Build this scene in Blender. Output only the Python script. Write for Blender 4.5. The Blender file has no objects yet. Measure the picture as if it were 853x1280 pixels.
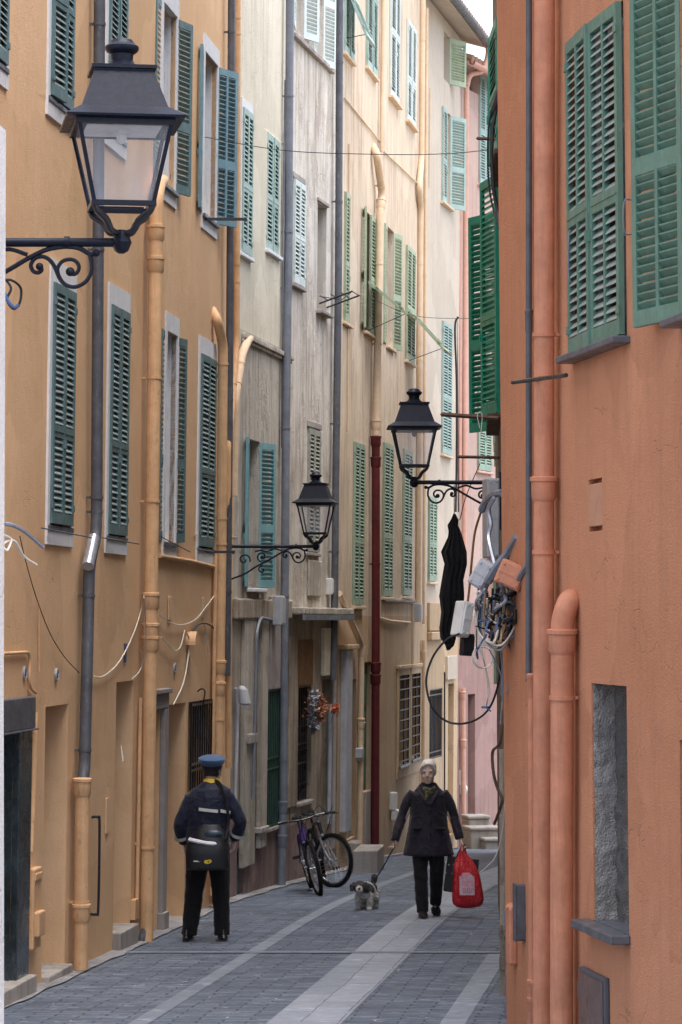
import bpy, bmesh, math, random
from mathutils import Vector, Matrix, noise as mnoise
random.seed(7)
R = math.radians
PI = math.pi
scene = bpy.context.scene
col = scene.collection
# ------------------------------------------------------------------ camera
CZ = 3.0
F = 3700.0
PITCH = math.atan(135.0 / F)
cam_d = bpy.data.cameras.new('camera')
cam = bpy.data.objects.new('camera', cam_d)
col.objects.link(cam)
cam_d.sensor_fit = 'VERTICAL'
cam_d.sensor_height = 36.0
cam_d.lens = F / 1280.0 * 36.0
cam_d.clip_start = 0.2
cam_d.clip_end = 3000
cam.location = (0, 0, CZ)
cam.rotation_euler = (PI / 2 + PITCH, 0, 0)
scene.camera = cam
# ------------------------------------------------------------------ sky, sun, exposure
SUN_EL, SUN_AZ = R(74), R(140)      # azimuth measured clockwise from +Y
world = bpy.data.worlds.new('World')
scene.world = world
world.use_nodes = True
wn = world.node_tree.nodes
wl = world.node_tree.links
for n in list(wn): wn.remove(n)
sky = wn.new('ShaderNodeTexSky')
sky.sky_type = 'NISHITA'
sky.sun_disc = False
sky.sun_elevation = SUN_EL
sky.sun_rotation = SUN_AZ
sky.air_density = 1.0
sky.dust_density = 3.0
sky.ozone_density = 1.0
hsv = wn.new('ShaderNodeHueSaturation')
hsv.inputs['Saturation'].default_value = 0.7
bg = wn.new('ShaderNodeBackground')
bg.inputs['Strength'].default_value = 0.15
wo = wn.new('ShaderNodeOutputWorld')
wl.new(sky.outputs[0], hsv.inputs['Color'])
wl.new(hsv.outputs[0], bg.inputs[0])
wl.new(bg.outputs[0], wo.inputs[0])
sun_d = bpy.data.lights.new('sun', 'SUN')
sun_d.energy = 0.9
sun_d.angle = R(60)
sun_d.color = (1.0, 0.97, 0.94)
sun = bpy.data.objects.new('sun', sun_d)
col.objects.link(sun)
sdir = Vector((math.sin(SUN_AZ) * math.cos(SUN_EL), math.cos(SUN_AZ) * math.cos(SUN_EL), math.sin(SUN_EL)))
sun.rotation_euler = sdir.to_track_quat('Z', 'Y').to_euler()
sun.location = (0, 30, 40)
vs = scene.view_settings
vs.view_transform = 'Standard'
vs.look = 'None'
vs.exposure = 1.75
vs.gamma = 1.0
scene.cycles.max_bounces = 6
scene.cycles.diffuse_bounces = 4
scene.cycles.glossy_bounces = 2
scene.cycles.transparent_max_bounces = 8

# ------------------------------------------------------------------ helpers
def ray(px, py):
    x = (px - 426.5) / F
    y = (640 - py) / F
    return Vector((x, math.cos(PITCH) - y * math.sin(PITCH), math.sin(PITCH) + y * math.cos(PITCH)))
GP = [(-400, 2.6), (-5, 1.55), (0, 1.42), (10, 0.78), (20.5, 0.16), (24, 0.07), (28, -0.03), (30.8, -0.09), (33.3, -0.16), (37, -0.29),
      (44.6, -0.56), (53, -1.07), (62, -1.6), (100, -3.2), (2000, -3.4)]
def g(d):
    for (a, za), (b, zb) in zip(GP, GP[1:]):
        if d <= b:
            return za + (zb - za) * (d - a) / (b - a)
    return GP[-1][1]
def gpt(px, py):
    r = ray(px, py)
    t = 10.0
    for _ in range(60):
        t = t + ((CZ + r.z * t) - g(r.y * t)) / max(1e-6, -(r.z)) * 0.5
    return Vector((r.x * t, r.y * t, CZ + r.z * t))
def at(px, py, d):
    r = ray(px, py)
    t = d / r.y
    return Vector((r.x * t, d, CZ + r.z * t))

def tag(o, label=None, cat=None, group=None, kind=None):
    if label: o['label'] = label
    if cat: o['category'] = cat
    if group: o['group'] = group
    if kind: o['kind'] = kind
    return o

class MB:
    def __init__(s): s.v = []; s.f = []; s.m = []; s.uv = None
    def add(s, vs_, fs, mi=0):
        b = len(s.v)
        s.v += [tuple(v) for v in vs_]
        for f in fs:
            s.f.append(tuple(i + b for i in f)); s.m.append(mi)
        return s
    def box(s, x0, x1, y0, y1, z0, z1, mi=0, M=None):
        if x0 > x1: x0, x1 = x1, x0
        if y0 > y1: y0, y1 = y1, y0
        if z0 > z1: z0, z1 = z1, z0
        vs_ = [Vector(p) for p in ((x0, y0, z0), (x1, y0, z0), (x1, y1, z0), (x0, y1, z0), (x0, y0, z1), (x1, y0, z1), (x1, y1, z1), (x0, y1, z1))]
        if M is not None: vs_ = [M @ v for v in vs_]
        return s.add(vs_, [(0, 3, 2, 1), (4, 5, 6, 7), (0, 1, 5, 4), (1, 2, 6, 5), (2, 3, 7, 6), (3, 0, 4, 7)], mi)
    def bbox(s, x0, x1, y0, y1, z0, z1, b=0.008, mi=0):
        # box with chamfered edges
        if x0 > x1: x0, x1 = x1, x0
        if y0 > y1: y0, y1 = y1, y0
        if z0 > z1: z0, z1 = z1, z0
        bm = bmesh.new()
        bmesh.ops.create_cube(bm, size=1)
        for v in bm.verts:
            v.co = Vector(((x0 + x1) / 2 + v.co.x * (x1 - x0), (y0 + y1) / 2 + v.co.y * (y1 - y0), (z0 + z1) / 2 + v.co.z * (z1 - z0)))
        b = min(b, .45 * min(x1 - x0, y1 - y0, z1 - z0))
        bmesh.ops.bevel(bm, geom=bm.edges[:], offset=b, segments=2, affect='EDGES', profile=.5)
        bm.verts.ensure_lookup_table()
        s.add([v.co for v in bm.verts], [tuple(v.index for v in f.verts) for f in bm.faces], mi)
        bm.free()
        return s
    def tube(s, pts, r, n=8, cap=True, mi=0, flat=1.0, up=None):
        pts = [Vector(p) for p in pts]
        k = len(pts)
        rr = r if isinstance(r, (list, tuple)) else [r] * k
        T = []
        for i in range(k):
            a = pts[max(0, i - 1)]; b = pts[min(k - 1, i + 1)]
            t = (b - a)
            T.append(t.normalized() if t.length > 1e-9 else Vector((0, 0, 1)))
        ref = Vector(up) if up else (Vector((0, 0, 1)) if abs(T[0].z) < .9 else Vector((1, 0, 0)))
        nrm = (ref - T[0] * ref.dot(T[0])).normalized()
        vs_ = []; fs = []
        for i in range(k):
            nrm = (nrm - T[i] * nrm.dot(T[i]))
            nrm = nrm.normalized() if nrm.length > 1e-6 else T[i].orthogonal().normalized()
            bi = T[i].cross(nrm)
            for j in range(n):
                a = 2 * PI * j / n
                vs_.append(pts[i] + (nrm * math.cos(a) * flat + bi * math.sin(a)) * rr[i])
        for i in range(k - 1):
            for j in range(n):
                fs.append((i * n + j, i * n + (j + 1) % n, (i + 1) * n + (j + 1) % n, (i + 1) * n + j))
        if cap:
            fs.append(tuple(reversed(range(n))))
            fs.append(tuple((k - 1) * n + j for j in range(n)))
        return s.add(vs_, fs, mi)
    def loft(s, rings, n=18, mi=0, power=2.0, M=None):
        # rings: (cx,cy,cz,rx,ry)
        vs_ = []; fs = []
        for (cx, cy, cz, rx, ry) in rings:
            for j in range(n):
                a = 2 * PI * j / n
                c, q = math.cos(a), math.sin(a)
                if power != 2.0:
                    c = math.copysign(abs(c) ** (2 / power), c); q = math.copysign(abs(q) ** (2 / power), q)
                vs_.append(Vector((cx + rx * c, cy + ry * q, cz)))
        if M is not None: vs_ = [M @ v for v in vs_]
        k = len(rings)
        for i in range(k - 1):
            for j in range(n):
                fs.append((i * n + j, i * n + (j + 1) % n, (i + 1) * n + (j + 1) % n, (i + 1) * n + j))
        fs.append(tuple(reversed(range(n))))
        fs.append(tuple((k - 1) * n + j for j in range(n)))
        return s.add(vs_, fs, mi)
    def ell(s, c, rx, ry, rz, n=12, m=8, mi=0, M=None):
        rings = []
        for i in range(m + 1):
            a = -PI / 2 + PI * i / m
            k = max(.02, math.cos(a))
            rings.append((c[0], c[1], c[2] + rz * math.sin(a), rx * k, ry * k))
        return s.loft(rings, n, mi, M=M)
    def torus(s, c, R_, r, axis='y', n=32, m=8, mi=0, a0=0, a1=2 * PI):
        full = abs(a1 - a0 - 2 * PI) < 1e-6
        pts = []
        N = n if full else n + 1
        vs_ = []; fs = []
        for i in range(N):
            a = a0 + (a1 - a0) * i / n
            for j in range(m):
                b = 2 * PI * j / m
                q = R_ + r * math.cos(b)
                p = {'y': (q * math.cos(a), r * math.sin(b), q * math.sin(a)),
                     'z': (q * math.cos(a), q * math.sin(a), r * math.sin(b)),
                     'x': (r * math.sin(b), q * math.cos(a), q * math.sin(a))}[axis]
                vs_.append((p[0] + c[0], p[1] + c[1], p[2] + c[2]))
        for i in range(n if full else n):
            for j in range(m):
                i2 = (i + 1) % N
                fs.append((i * m + j, i * m + (j + 1) % m, i2 * m + (j + 1) % m, i2 * m + j))
        return s.add(vs_, fs, mi)
    def xf(s, M):
        s.v = [tuple(M @ Vector(v)) for v in s.v]; return s
    def mesh(s, name, smooth=False):
        me = bpy.data.meshes.new(name)
        me.from_pydata(s.v, [], s.f)
        me.polygons.foreach_set('material_index', s.m)
        if s.uv:
            l = me.uv_layers.new(name='UVMap')
            for p in me.polygons:
                for li in p.loop_indices:
                    l.data[li].uv = s.uv[me.loops[li].vertex_index]
        bm = bmesh.new(); bm.from_mesh(me)
        bmesh.ops.recalc_face_normals(bm, faces=bm.faces)
        bm.to_mesh(me); bm.free()
        if smooth: smooth_mesh(me)
        me.update()
        return me
    def build(s, name, mat, parent=None, smooth=False, loc=None, rot=None):
        return mkobj(name, s.mesh(name, smooth), mat, parent, loc, rot)

def smooth_mesh(me, ang=38):
    me.polygons.foreach_set('use_smooth', [True] * len(me.polygons))
    bm = bmesh.new(); bm.from_mesh(me)
    for e in bm.edges:
        if len(e.link_faces) == 2 and e.calc_face_angle(0) > R(ang): e.smooth = False
    bm.to_mesh(me); bm.free()

def mkobj(name, me, mat, parent=None, loc=None, rot=None):
    o = bpy.data.objects.new(name, me)
    col.objects.link(o)
    if len(me.materials) == 0:
        for m in (mat if isinstance(mat, (list, tuple)) else [mat]): me.materials.append(m)
    if parent is not None: o.parent = parent
    if loc is not None: o.location = loc
    if rot is not None: o.rotation_euler = rot
    return o
def empty(name, M=None, loc=None, rz=0):
    o = bpy.data.objects.new(name, None)
    o.empty_display_size = .1
    col.objects.link(o)
    if M is not None: o.matrix_world = M
    elif loc is not None:
        o.location = loc; o.rotation_euler = (0, 0, rz)
    return o
def ab(a, b, t): return a + (b - a) * t
def bez(pts, n=8):
    # Catmull-Rom through pts
    P = [Vector(p) for p in pts]
    P = [P[0] * 2 - P[1]] + P + [P[-1] * 2 - P[-2]]
    out = []
    for i in range(1, len(P) - 2):
        for k in range(n):
            t = k / n
            a, b, c, d = P[i - 1], P[i], P[i + 1], P[i + 2]
            out.append(.5 * ((2 * b) + (c - a) * t + (2 * a - 5 * b + 4 * c - d) * t * t + (3 * b - a - 3 * c + d) * t ** 3))
    out.append(P[-2])
    return out

# ------------------------------------------------------------------ materials
def newmat(name):
    m = bpy.data.materials.new(name); m.use_nodes = True
    nt = m.node_tree; b = nt.nodes['Principled BSDF']
    return m, nt, b
def node(nt, t, **kw):
    n = nt.nodes.new(t)
    for k, v in kw.items():
        if hasattr(n, k): setattr(n, k, v)
        else: n.inputs[k].default_value = v
    return n
def mixc(nt, fac, a, b, bt='MIX'):
    n = nt.nodes.new('ShaderNodeMix'); n.data_type = 'RGBA'; n.blend_type = bt
    for s_, v in ((0, fac), (6, a), (7, b)):
        if hasattr(v, 'links'): nt.links.new(v, n.inputs[s_])
        elif isinstance(v, (int, float)): n.inputs[s_].default_value = v
        else: n.inputs[s_].default_value = (*v, 1) if len(v) == 3 else v
    return n.outputs[2]
def coords(nt, scale=(1, 1, 1), kind='Object'):
    tc = nt.nodes.new('ShaderNodeTexCoord')
    mp = nt.nodes.new('ShaderNodeMapping'); mp.inputs['Scale'].default_value = scale
    nt.links.new(tc.outputs[kind], mp.inputs[0])
    return mp.outputs[0]
def noise(nt, vec, scale, detail=4, rough=.55, dist=0):
    n = nt.nodes.new('ShaderNodeTexNoise')
    n.inputs['Scale'].default_value = scale; n.inputs['Detail'].default_value = detail
    n.inputs['Roughness'].default_value = rough; n.inputs['Distortion'].default_value = dist
    nt.links.new(vec, n.inputs['Vector'])
    return n.outputs[0]
def ramp(nt, fac, stops):
    n = nt.nodes.new('ShaderNodeValToRGB')
    el = n.color_ramp.elements
    while len(el) > 1: el.remove(el[-1])
    el[0].position = stops[0][0]; c = stops[0][1]
    el[0].color = (c, c, c, 1) if isinstance(c, (int, float)) else (*c, 1)
    for p, c in stops[1:]:
        e = el.new(p); e.color = (c, c, c, 1) if isinstance(c, (int, float)) else (*c, 1)
    nt.links.new(fac, n.inputs[0])
    return n.outputs[0]
def bump(nt, bsdf, h, strength=.3, dist=.01):
    n = nt.nodes.new('ShaderNodeBump'); n.inputs['Strength'].default_value = strength; n.inputs['Distance'].default_value = dist
    nt.links.new(h, n.inputs['Height']); nt.links.new(n.outputs[0], bsdf.inputs['Normal'])
def mul(nt, a, b, op='MULTIPLY'):
    n = nt.nodes.new('ShaderNodeMath'); n.operation = op
    for i, v in enumerate((a, b)):
        if hasattr(v, 'links'): nt.links.new(v, n.inputs[i])
        else: n.inputs[i].default_value = v
    return n.outputs[0]
def plaster(name, c1, c2, stain=(.2, .17, .14), streak=.25, patch=None, patch_amt=.0, bmp=.5, grain=.5, rough=.9):
    m, nt, b = newmat(name)
    v = coords(nt)
    big = ramp(nt, noise(nt, v, .55, 3, .6), [(.32, 0), (.68, 1)])
    cc = mixc(nt, big, c1, c2)
    # brush / trowel marks
    vb = coords(nt, (6, 6, 2.6))
    br = noise(nt, vb, 2.2, 3, .7)
    cc = mixc(nt, mul(nt, ramp(nt, br, [(.35, 0), (.75, 1)]), .22), cc, tuple(x * .72 for x in c1))
    # streaks washed down by rain
    vs_ = coords(nt, (3.4, 3.4, .34))
    st = ramp(nt, noise(nt, vs_, 1.6, 4, .68), [(.56 - .14 * streak, 0), (.78 - .12 * streak, 1)])
    cc = mixc(nt, mul(nt, st, streak), cc, stain)
    # blotches
    bl = ramp(nt, noise(nt, v, 2.3, 4, .7), [(.55, 0), (.8, 1)])
    cc = mixc(nt, mul(nt, bl, streak * .8), cc, stain)
    lt = ramp(nt, noise(nt, v, 3.7, 3, .65), [(.6, 0), (.82, 1)])
    cc = mixc(nt, mul(nt, lt, .25), cc, tuple(min(.9, x * 1.25 + .03) for x in c2))
    # tiny chips and specks
    sp = ramp(nt, noise(nt, v, 38, 1, .6), [(.72, 0), (.78, 1)])
    cc = mixc(nt, mul(nt, sp, .35), cc, (.62, .56, .5))
    # repaired areas: a slightly different tone with a trowelled outline
    vo = nt.nodes.new('ShaderNodeTexVoronoi'); vo.inputs['Scale'].default_value = .85; vo.inputs['Randomness'].default_value = 1
    wv = nt.nodes.new('ShaderNodeVectorMath'); wv.operation = 'MULTIPLY_ADD'
    nz0 = nt.nodes.new('ShaderNodeTexNoise'); nz0.inputs['Scale'].default_value = 2.5; nz0.inputs['Detail'].default_value = 3
    nt.links.new(v, nz0.inputs['Vector']); nt.links.new(nz0.outputs['Color'], wv.inputs[0]); wv.inputs[1].default_value = (.35, .35, .35); nt.links.new(v, wv.inputs[2])
    nt.links.new(wv.outputs[0], vo.inputs['Vector'])
    sc_ = nt.nodes.new('ShaderNodeSeparateColor'); nt.links.new(vo.outputs['Color'], sc_.inputs[0])
    cc = mixc(nt, mul(nt, ramp(nt, sc_.outputs[0], [(.55, 0), (.57, 1)]), .28), cc, tuple(x * .84 for x in c1))
    cc = mixc(nt, mul(nt, ramp(nt, sc_.outputs[1], [(.72, 0), (.74, 1)]), .3), cc, tuple(min(.9, x * 1.12) for x in c2))
    # hairline cracks
    ve = nt.nodes.new('ShaderNodeTexVoronoi'); ve.feature = 'DISTANCE_TO_EDGE'; ve.inputs['Scale'].default_value = 1.15
    wv2 = nt.nodes.new('ShaderNodeVectorMath'); wv2.operation = 'MULTIPLY_ADD'
    nt.links.new(nz0.outputs['Color'], wv2.inputs[0]); wv2.inputs[1].default_value = (.9, .9, .6); nt.links.new(v, wv2.inputs[2])
    nt.links.new(wv2.outputs[0], ve.inputs['Vector'])
    crk = mul(nt, ramp(nt, ve.outputs['Distance'], [(.0, 1), (.006, 0)]), ramp(nt, noise(nt, v, .9, 1), [(.5, 0), (.6, 1)]))
    cc = mixc(nt, mul(nt, crk, .28), cc, tuple(x * .45 for x in stain))
    pm = None
    if patch:
        pv = coords(nt, (1, 1, .5))
        pm = ramp(nt, noise(nt, pv, 1.5, 6, .7), [(.60 - patch_amt * .2, 0), (.68 - patch_amt * .2, 1)])
        cc = mixc(nt, mul(nt, pm, .6), cc, patch)
    nt.links.new(cc, b.inputs['Base Color'])
    b.inputs['Roughness'].default_value = rough
    b.inputs['Specular IOR Level'].default_value = .15
    h = mul(nt, noise(nt, v, 70, 2, .7), noise(nt, v, 7, 3, .6), 'ADD')
    if patch: h = mul(nt, h, mul(nt, pm, -1.4), 'ADD')
    h = mul(nt, h, mul(nt, crk, -.8), 'ADD')
    h = mul(nt, h, mul(nt, noise(nt, v, 2.2, 1, .6), 1.6), 'ADD')
    bump(nt, b, h, bmp, .012)
    return m
def paint(name, c, rough=.5, var=.25, spec=.4, metallic=0, worn=None, worn_amt=.3, bmp=.15, scale=6, coat=0):
    m, nt, b = newmat(name)
    v = coords(nt)
    worn_amt = min(1, worn_amt * 1.5)
    n1 = noise(nt, v, scale, 3, .65)
    cc = mixc(nt, ramp(nt, n1, [(.3, 0), (.7, 1)]), tuple(x * (1 - var) for x in c), tuple(min(1, x * (1 + var)) for x in c))
    if worn:
        w = ramp(nt, noise(nt, coords(nt, (3, 3, 1)), scale * 1.7, 5, .7), [(.58, 0), (.66, 1)])
        cc = mixc(nt, mul(nt, w, worn_amt), cc, worn)
        dr = ramp(nt, noise(nt, coords(nt, (14, 14, .5)), scale * .5, 3, .7), [(.5, 0), (.7, 1)])
        cc = mixc(nt, mul(nt, dr, .3), cc, tuple(x * .55 for x in c))
    nt.links.new(cc, b.inputs['Base Color'])
    rr = ramp(nt, noise(nt, v, scale * 2.5, 4), [(.3, max(.05, rough - .12)), (.7, min(1, rough + .12))])
    nt.links.new(rr, b.inputs['Roughness'])
    b.inputs['Metallic'].default_value = metallic
    b.inputs['Specular IOR Level'].default_value = spec
    if bmp: bump(nt, b, mul(nt, noise(nt, v, 45, 3), mul(nt, noise(nt, v, 7, 3), 3.0), 'ADD'), bmp * 1.5, .005)
    return m
M = {}
M['ochre'] = plaster('ochre_render', (.67, .425, .24), (.75, .50, .30), (.46, .29, .16), .3, bmp=.35)
M['ochre_pipe'] = paint('ochre_pipe_paint', (.65, .40, .215), .6, .12, .3, worn=(.36, .22, .12), worn_amt=.35)
M['orange'] = plaster('orange_render', (.46, .20, .108), (.545, .25, .14), (.30, .145, .09), .4, bmp=.6)
M['orange_pipe'] = paint('orange_pipe_paint', (.51, .215, .125), .65, .16, .3, worn=(.4, .17, .1), worn_amt=.3)
M['cream'] = plaster('cream_render', (.63, .58, .455), (.70, .65, .53), (.38, .34, .27), .5)
M['greyplaster'] = plaster('weathered_grey_render', (.47, .43, .365), (.57, .53, .46), (.21, .18, .145), .75, (.31, .27, .225), .45, .7)
M['lilac'] = plaster('weathered_pale_render', (.585, .54, .475), (.69, .645, .575), (.24, .19, .15), .75, (.36, .31, .26), .5, .8)
M['brownstone'] = plaster('brown_shopfront_render', (.36, .30, .235), (.46, .395, .315), (.12, .09, .07), .9, (.2, .17, .14), .3, .8)
M['redbase'] = plaster('flaking_red_plinth', (.23, .15, .145), (.31, .225, .21), (.13, .1, .09), .8, (.27, .23, .2), .35, .9)
M['beige'] = plaster('beige_render', (.59, .475, .35), (.67, .56, .43), (.30, .22, .16), .75)
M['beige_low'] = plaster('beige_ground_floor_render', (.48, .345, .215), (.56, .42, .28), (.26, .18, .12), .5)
M['ivory'] = plaster('ivory_render', (.52, .445, .355), (.59, .51, .42), (.38, .30, .24), .5)
M['pink'] = plaster('pink_render', (.47, .33, .28), (.55, .40, .34), (.35, .23, .19), .6)
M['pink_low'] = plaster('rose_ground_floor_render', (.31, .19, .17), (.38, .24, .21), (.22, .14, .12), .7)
M['white_render'] = plaster('white_render', (.5, .48, .47), (.56, .54, .53), (.4, .38, .37), .2)
M['rubble'] = plaster('rubble_stone', (.24, .2, .155), (.36, .31, .245), (.1, .08, .06), .9, (.17, .14, .11), .5, 1.2)
M['surround'] = paint('pale_window_surround', (.68, .69, .71), .8, .05, .2, worn=(.45, .43, .4), worn_amt=.3)
M['stonegrey'] = plaster('grey_stone', (.30, .27, .26), (.40, .36, .34), (.16, .13, .12), .5, bmp=.7)
M['roughcement'] = plaster('rough_cement', (.28, .26, .245), (.37, .345, .32), (.16, .14, .13), .6, None, 0, 1.6)
M['slate'] = paint('slate', (.085, .09, .105), .45, .25, .5)
M['marble_dark'] = paint('dark_green_marble', (.022, .035, .042), .25, .5, .6, worn=(.12, .14, .15), worn_amt=.25, scale=3)
M['stone_step'] = plaster('pale_step_stone', (.33, .30, .28), (.45, .42, .385), (.16, .14, .12), .7, bmp=.8)
M['sh_teal'] = paint('teal_shutter_paint', (.095, .165, .172), .5, .2, .4, worn=(.25, .3, .29), worn_amt=.35)
M['sh_teal_slat'] = paint('teal_slat_lit_paint', (.24, .32, .31), .5, .2, .4, worn=(.33, .36, .35), worn_amt=.5)  # paler than the frame paint: light caught by the slats put into the colour
M['sh_blue'] = paint('blue_grey_shutter_paint', (.13, .235, .28), .5, .15, .4, worn=(.3, .36, .38), worn_amt=.3)
M['sh_sea'] = paint('sea_green_shutter_paint', (.09, .19, .145), .45, .18, .5, worn=(.2, .3, .25), worn_amt=.35)
M['sh_sea_slat'] = paint('sea_green_slat_paint', (.26, .31, .28), .5, .2, .4, worn=(.33, .34, .31), worn_amt=.5)
M['sh_emerald'] = paint('emerald_shutter_paint', (.008, .235, .15), .38, .2, .5, worn=(.1, .2, .16), worn_amt=.3)
M['sh_mint'] = paint('mint_shutter_paint', (.30, .41, .37), .55, .1, .4, worn=(.55, .6, .56), worn_amt=.35)
M['sh_white'] = paint('chalky_white_shutter_paint', (.55, .62, .60), .6, .1, .4, worn=(.35, .36, .34), worn_amt=.4)
M['sh_sage'] = paint('sage_shutter_paint', (.30, .36, .24), .55, .15, .4, worn=(.42, .46, .36), worn_amt=.35)
M['sh_green'] = paint('light_green_shutter_paint', (.25, .34, .255), .55, .15, .4, worn=(.36, .46, .36), worn_amt=.35)
M['sh_turq'] = paint('turquoise_shutter_paint', (.16, .33, .36), .5, .12, .4, worn=(.28, .42, .42), worn_amt=.4)
M['sh_grey'] = paint('faded_grey_shutter_paint', (.30, .31, .27), .6, .2, .3, worn=(.18, .17, .14), worn_amt=.5)
M['dark'] = paint('dark_interior', (.012, .012, .012), .9, .3, .1)
M['glass'] = paint('dark_window_glass', (.02, .022, .025), .12, .2, .6, bmp=0)
M['frame_white'] = paint('white_frame_paint', (.6, .6, .58), .6, .1, .3)
M['iron'] = paint('black_wrought_iron', (.012, .013, .018), .35, .3, .5, worn=(.05, .045, .045), worn_amt=.3)
M['rust'] = paint('rusty_iron', (.08, .045, .03), .75, .4, .3, worn=(.16, .08, .04), worn_amt=.6)
M['lampblack'] = paint('lamp_black_enamel', (.007, .009, .018), .4, .2, .2, worn=(.02, .025, .035), worn_amt=.2, scale=30, bmp=.05)
M['zinc'] = paint('grey_zinc', (.20, .21, .235), .5, .25, .5, metallic=.35, worn=(.32, .32, .33), worn_amt=.4)
M['zinc_dark'] = paint('dark_grey_pipe_paint', (.085, .09, .105), .5, .25, .5, worn=(.2, .2, .21), worn_amt=.4)
M['zinc_bright'] = paint('bright_zinc', (.42, .44, .50), .35, .2, .5, metallic=.6)
M['bluegrey_pipe'] = paint('blue_grey_pipe_paint', (.16, .175, .21), .5, .2, .5, worn=(.25, .26, .3), worn_amt=.4)
M['pale_pipe'] = paint('pale_grey_pipe_paint', (.40, .42, .47), .55, .15, .4, worn=(.25, .24, .24), worn_amt=.4)
M['cream_pipe'] = paint('cream_pipe_paint', (.62, .46, .31), .6, .1, .3, worn=(.42, .32, .22), worn_amt=.3)
M['red_pipe'] = paint('oxblood_pipe_paint', (.10, .016, .018), .5, .25, .3, worn=(.16, .05, .045), worn_amt=.3)
M['pink_pipe'] = paint('pink_pipe_paint', (.58, .33, .26), .6, .1, .3)
M['plastic_grey'] = paint('grey_plastic', (.40, .41, .43), .5, .12, .4, worn=(.25, .25, .25), worn_amt=.3)
M['plastic_white'] = paint('white_plastic', (.62, .62, .6), .5, .1, .4, worn=(.4, .38, .36), worn_amt=.3)
M['cable_black'] = paint('black_cable', (.012, .012, .015), .5, .3, .4)
M['cable_white'] = paint('white_cable', (.62, .58, .5), .6, .15, .3)
M['cable_blue'] = paint('blue_cable', (.05, .09, .2), .5, .3, .4)
M['cable_grey'] = paint('grey_conduit', (.19, .21, .25), .6, .2, .3, worn=(.45, .35, .3), worn_amt=.6)
M['cable_tan'] = paint('tan_cable', (.5, .36, .2), .6, .2, .3)
M['roof_tile'] = paint('clay_roof_tile', (.35, .2, .13), .85, .35, .2, worn=(.45, .38, .3), worn_amt=.5)
M['wood'] = paint('brown_wood', (.16, .085, .04), .7, .3, .2)
M['greeniron'] = paint('dark_green_iron', (.025, .06, .048), .5, .3, .4)
M['greendoor'] = paint('green_door_paint', (.05, .15, .09), .6, .2, .3)
# ------------------------------------------------------------------ ground
def cl(d):                     # sideways drift of the street's axis
    if d <= 28: return .11 * (d - 20.5)
    if d <= 56: return .11 * (d - 20.5) + .0024 * (d - 28) ** 2
    return .11 * 35.5 + .0024 * 28 ** 2 + .36 * (d - 56)
def sheet(name, y0, y1, x0f, x1f, nx, step, dz, mat, kind='structure', street=True):
    mb = MB(); uv = []
    ys = []
    y = y0
    while y < y1:
        ys.append(y); y += step
    ys.append(y1)
    for y in ys:
        for i in range(nx + 1):
            x = ab(x0f(y), x1f(y), i / nx)
            mb.v.append((x, y, g(y) + dz)); uv.append((x - cl(y), y))
    n = nx + 1
    for j in range(len(ys) - 1):
        for i in range(nx):
            mb.f.append((j * n + i, j * n + i + 1, (j + 1) * n + i + 1, (j + 1) * n + i)); mb.m.append(0)
    mb.uv = uv
    o = mb.build(name, mat)
    tag(o, kind=kind)
    return o
def setts_mat(name, bw, bh, c1, c2, mortar, msize, offs=.5, bmp=.6, dirt=.5):
    m, nt, b = newmat(name)
    uvv = coords(nt, (1, 1, 1), 'UV')
    # slight wobble of the courses
    nz = nt.nodes.new('ShaderNodeTexNoise'); nz.inputs['Scale'].default_value = 1.1
    nt.links.new(uvv, nz.inputs['Vector'])
    vm = nt.nodes.new('ShaderNodeVectorMath'); vm.operation = 'MULTIPLY_ADD'
    nt.links.new(nz.outputs['Color'], vm.inputs[0]); vm.inputs[1].default_value = (.06, .06, 0); nt.links.new(uvv, vm.inputs[2])
    bt = nt.nodes.new('ShaderNodeTexBrick')
    nt.links.new(vm.outputs[0], bt.inputs['Vector'])
    bt.offset = offs; bt.squash = 1; bt.inputs['Scale'].default_value = 1
    bt.inputs['Brick Width'].default_value = bw; bt.inputs['Row Height'].default_value = bh
    bt.inputs['Mortar Size'].default_value = msize; bt.inputs['Mortar Smooth'].default_value = .3
    bt.inputs['Color1'].default_value = (0, 0, 0, 1); bt.inputs['Color2'].default_value = (1, 1, 1, 1); bt.inputs['Mortar'].default_value = (.5, .5, .5, 1)
    cc = mixc(nt, bt.outputs['Color'], c1, c2)
    v = coords(nt)
    cc = mixc(nt, mul(nt, ramp(nt, noise(nt, v, 9, 4, .7), [(.35, 0), (.7, 1)]), .35), cc, tuple(x * .55 for x in c1))
    cc = mixc(nt, mul(nt, ramp(nt, noise(nt, v, 1.1, 4, .65), [(.48, 0), (.7, 1)]), dirt), cc, tuple(x * .6 for x in c1))
    cc = mixc(nt, mul(nt, ramp(nt, noise(nt, v, 5, 5, .6), [(.6, 0), (.72, 1)]), .5), cc, tuple(min(1, x * 1.7) for x in c2))
    # mortar: mostly dark, here and there pale
    mo = mixc(nt, ramp(nt, noise(nt, v, 4.5, 3, .6), [(.6, 0), (.66, 1)]), mortar, (.40, .42, .45))
    cc = mixc(nt, bt.outputs['Fac'], cc, mo)
    nt.links.new(cc, b.inputs['Base Color'])
    rr = ramp(nt, noise(nt, v, 6, 4), [(.3, .42), (.7, .75)])
    nt.links.new(rr, b.inputs['Roughness'])
    b.inputs['Specular IOR Level'].default_value = .45
    h = mul(nt, mul(nt, bt.outputs['Fac'], -1.6), mul(nt, noise(nt, v, 25, 3, .65), .8), 'ADD')
    h = mul(nt, h, mul(nt, bt.outputs['Color'], .5), 'ADD')
    bump(nt, b, h, bmp, .014)
    return m
M['setts'] = setts_mat('porphyry_setts', .36, .118, (.09, .115, .155), (.165, .20, .255), (.035, .042, .052), .009)
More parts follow.
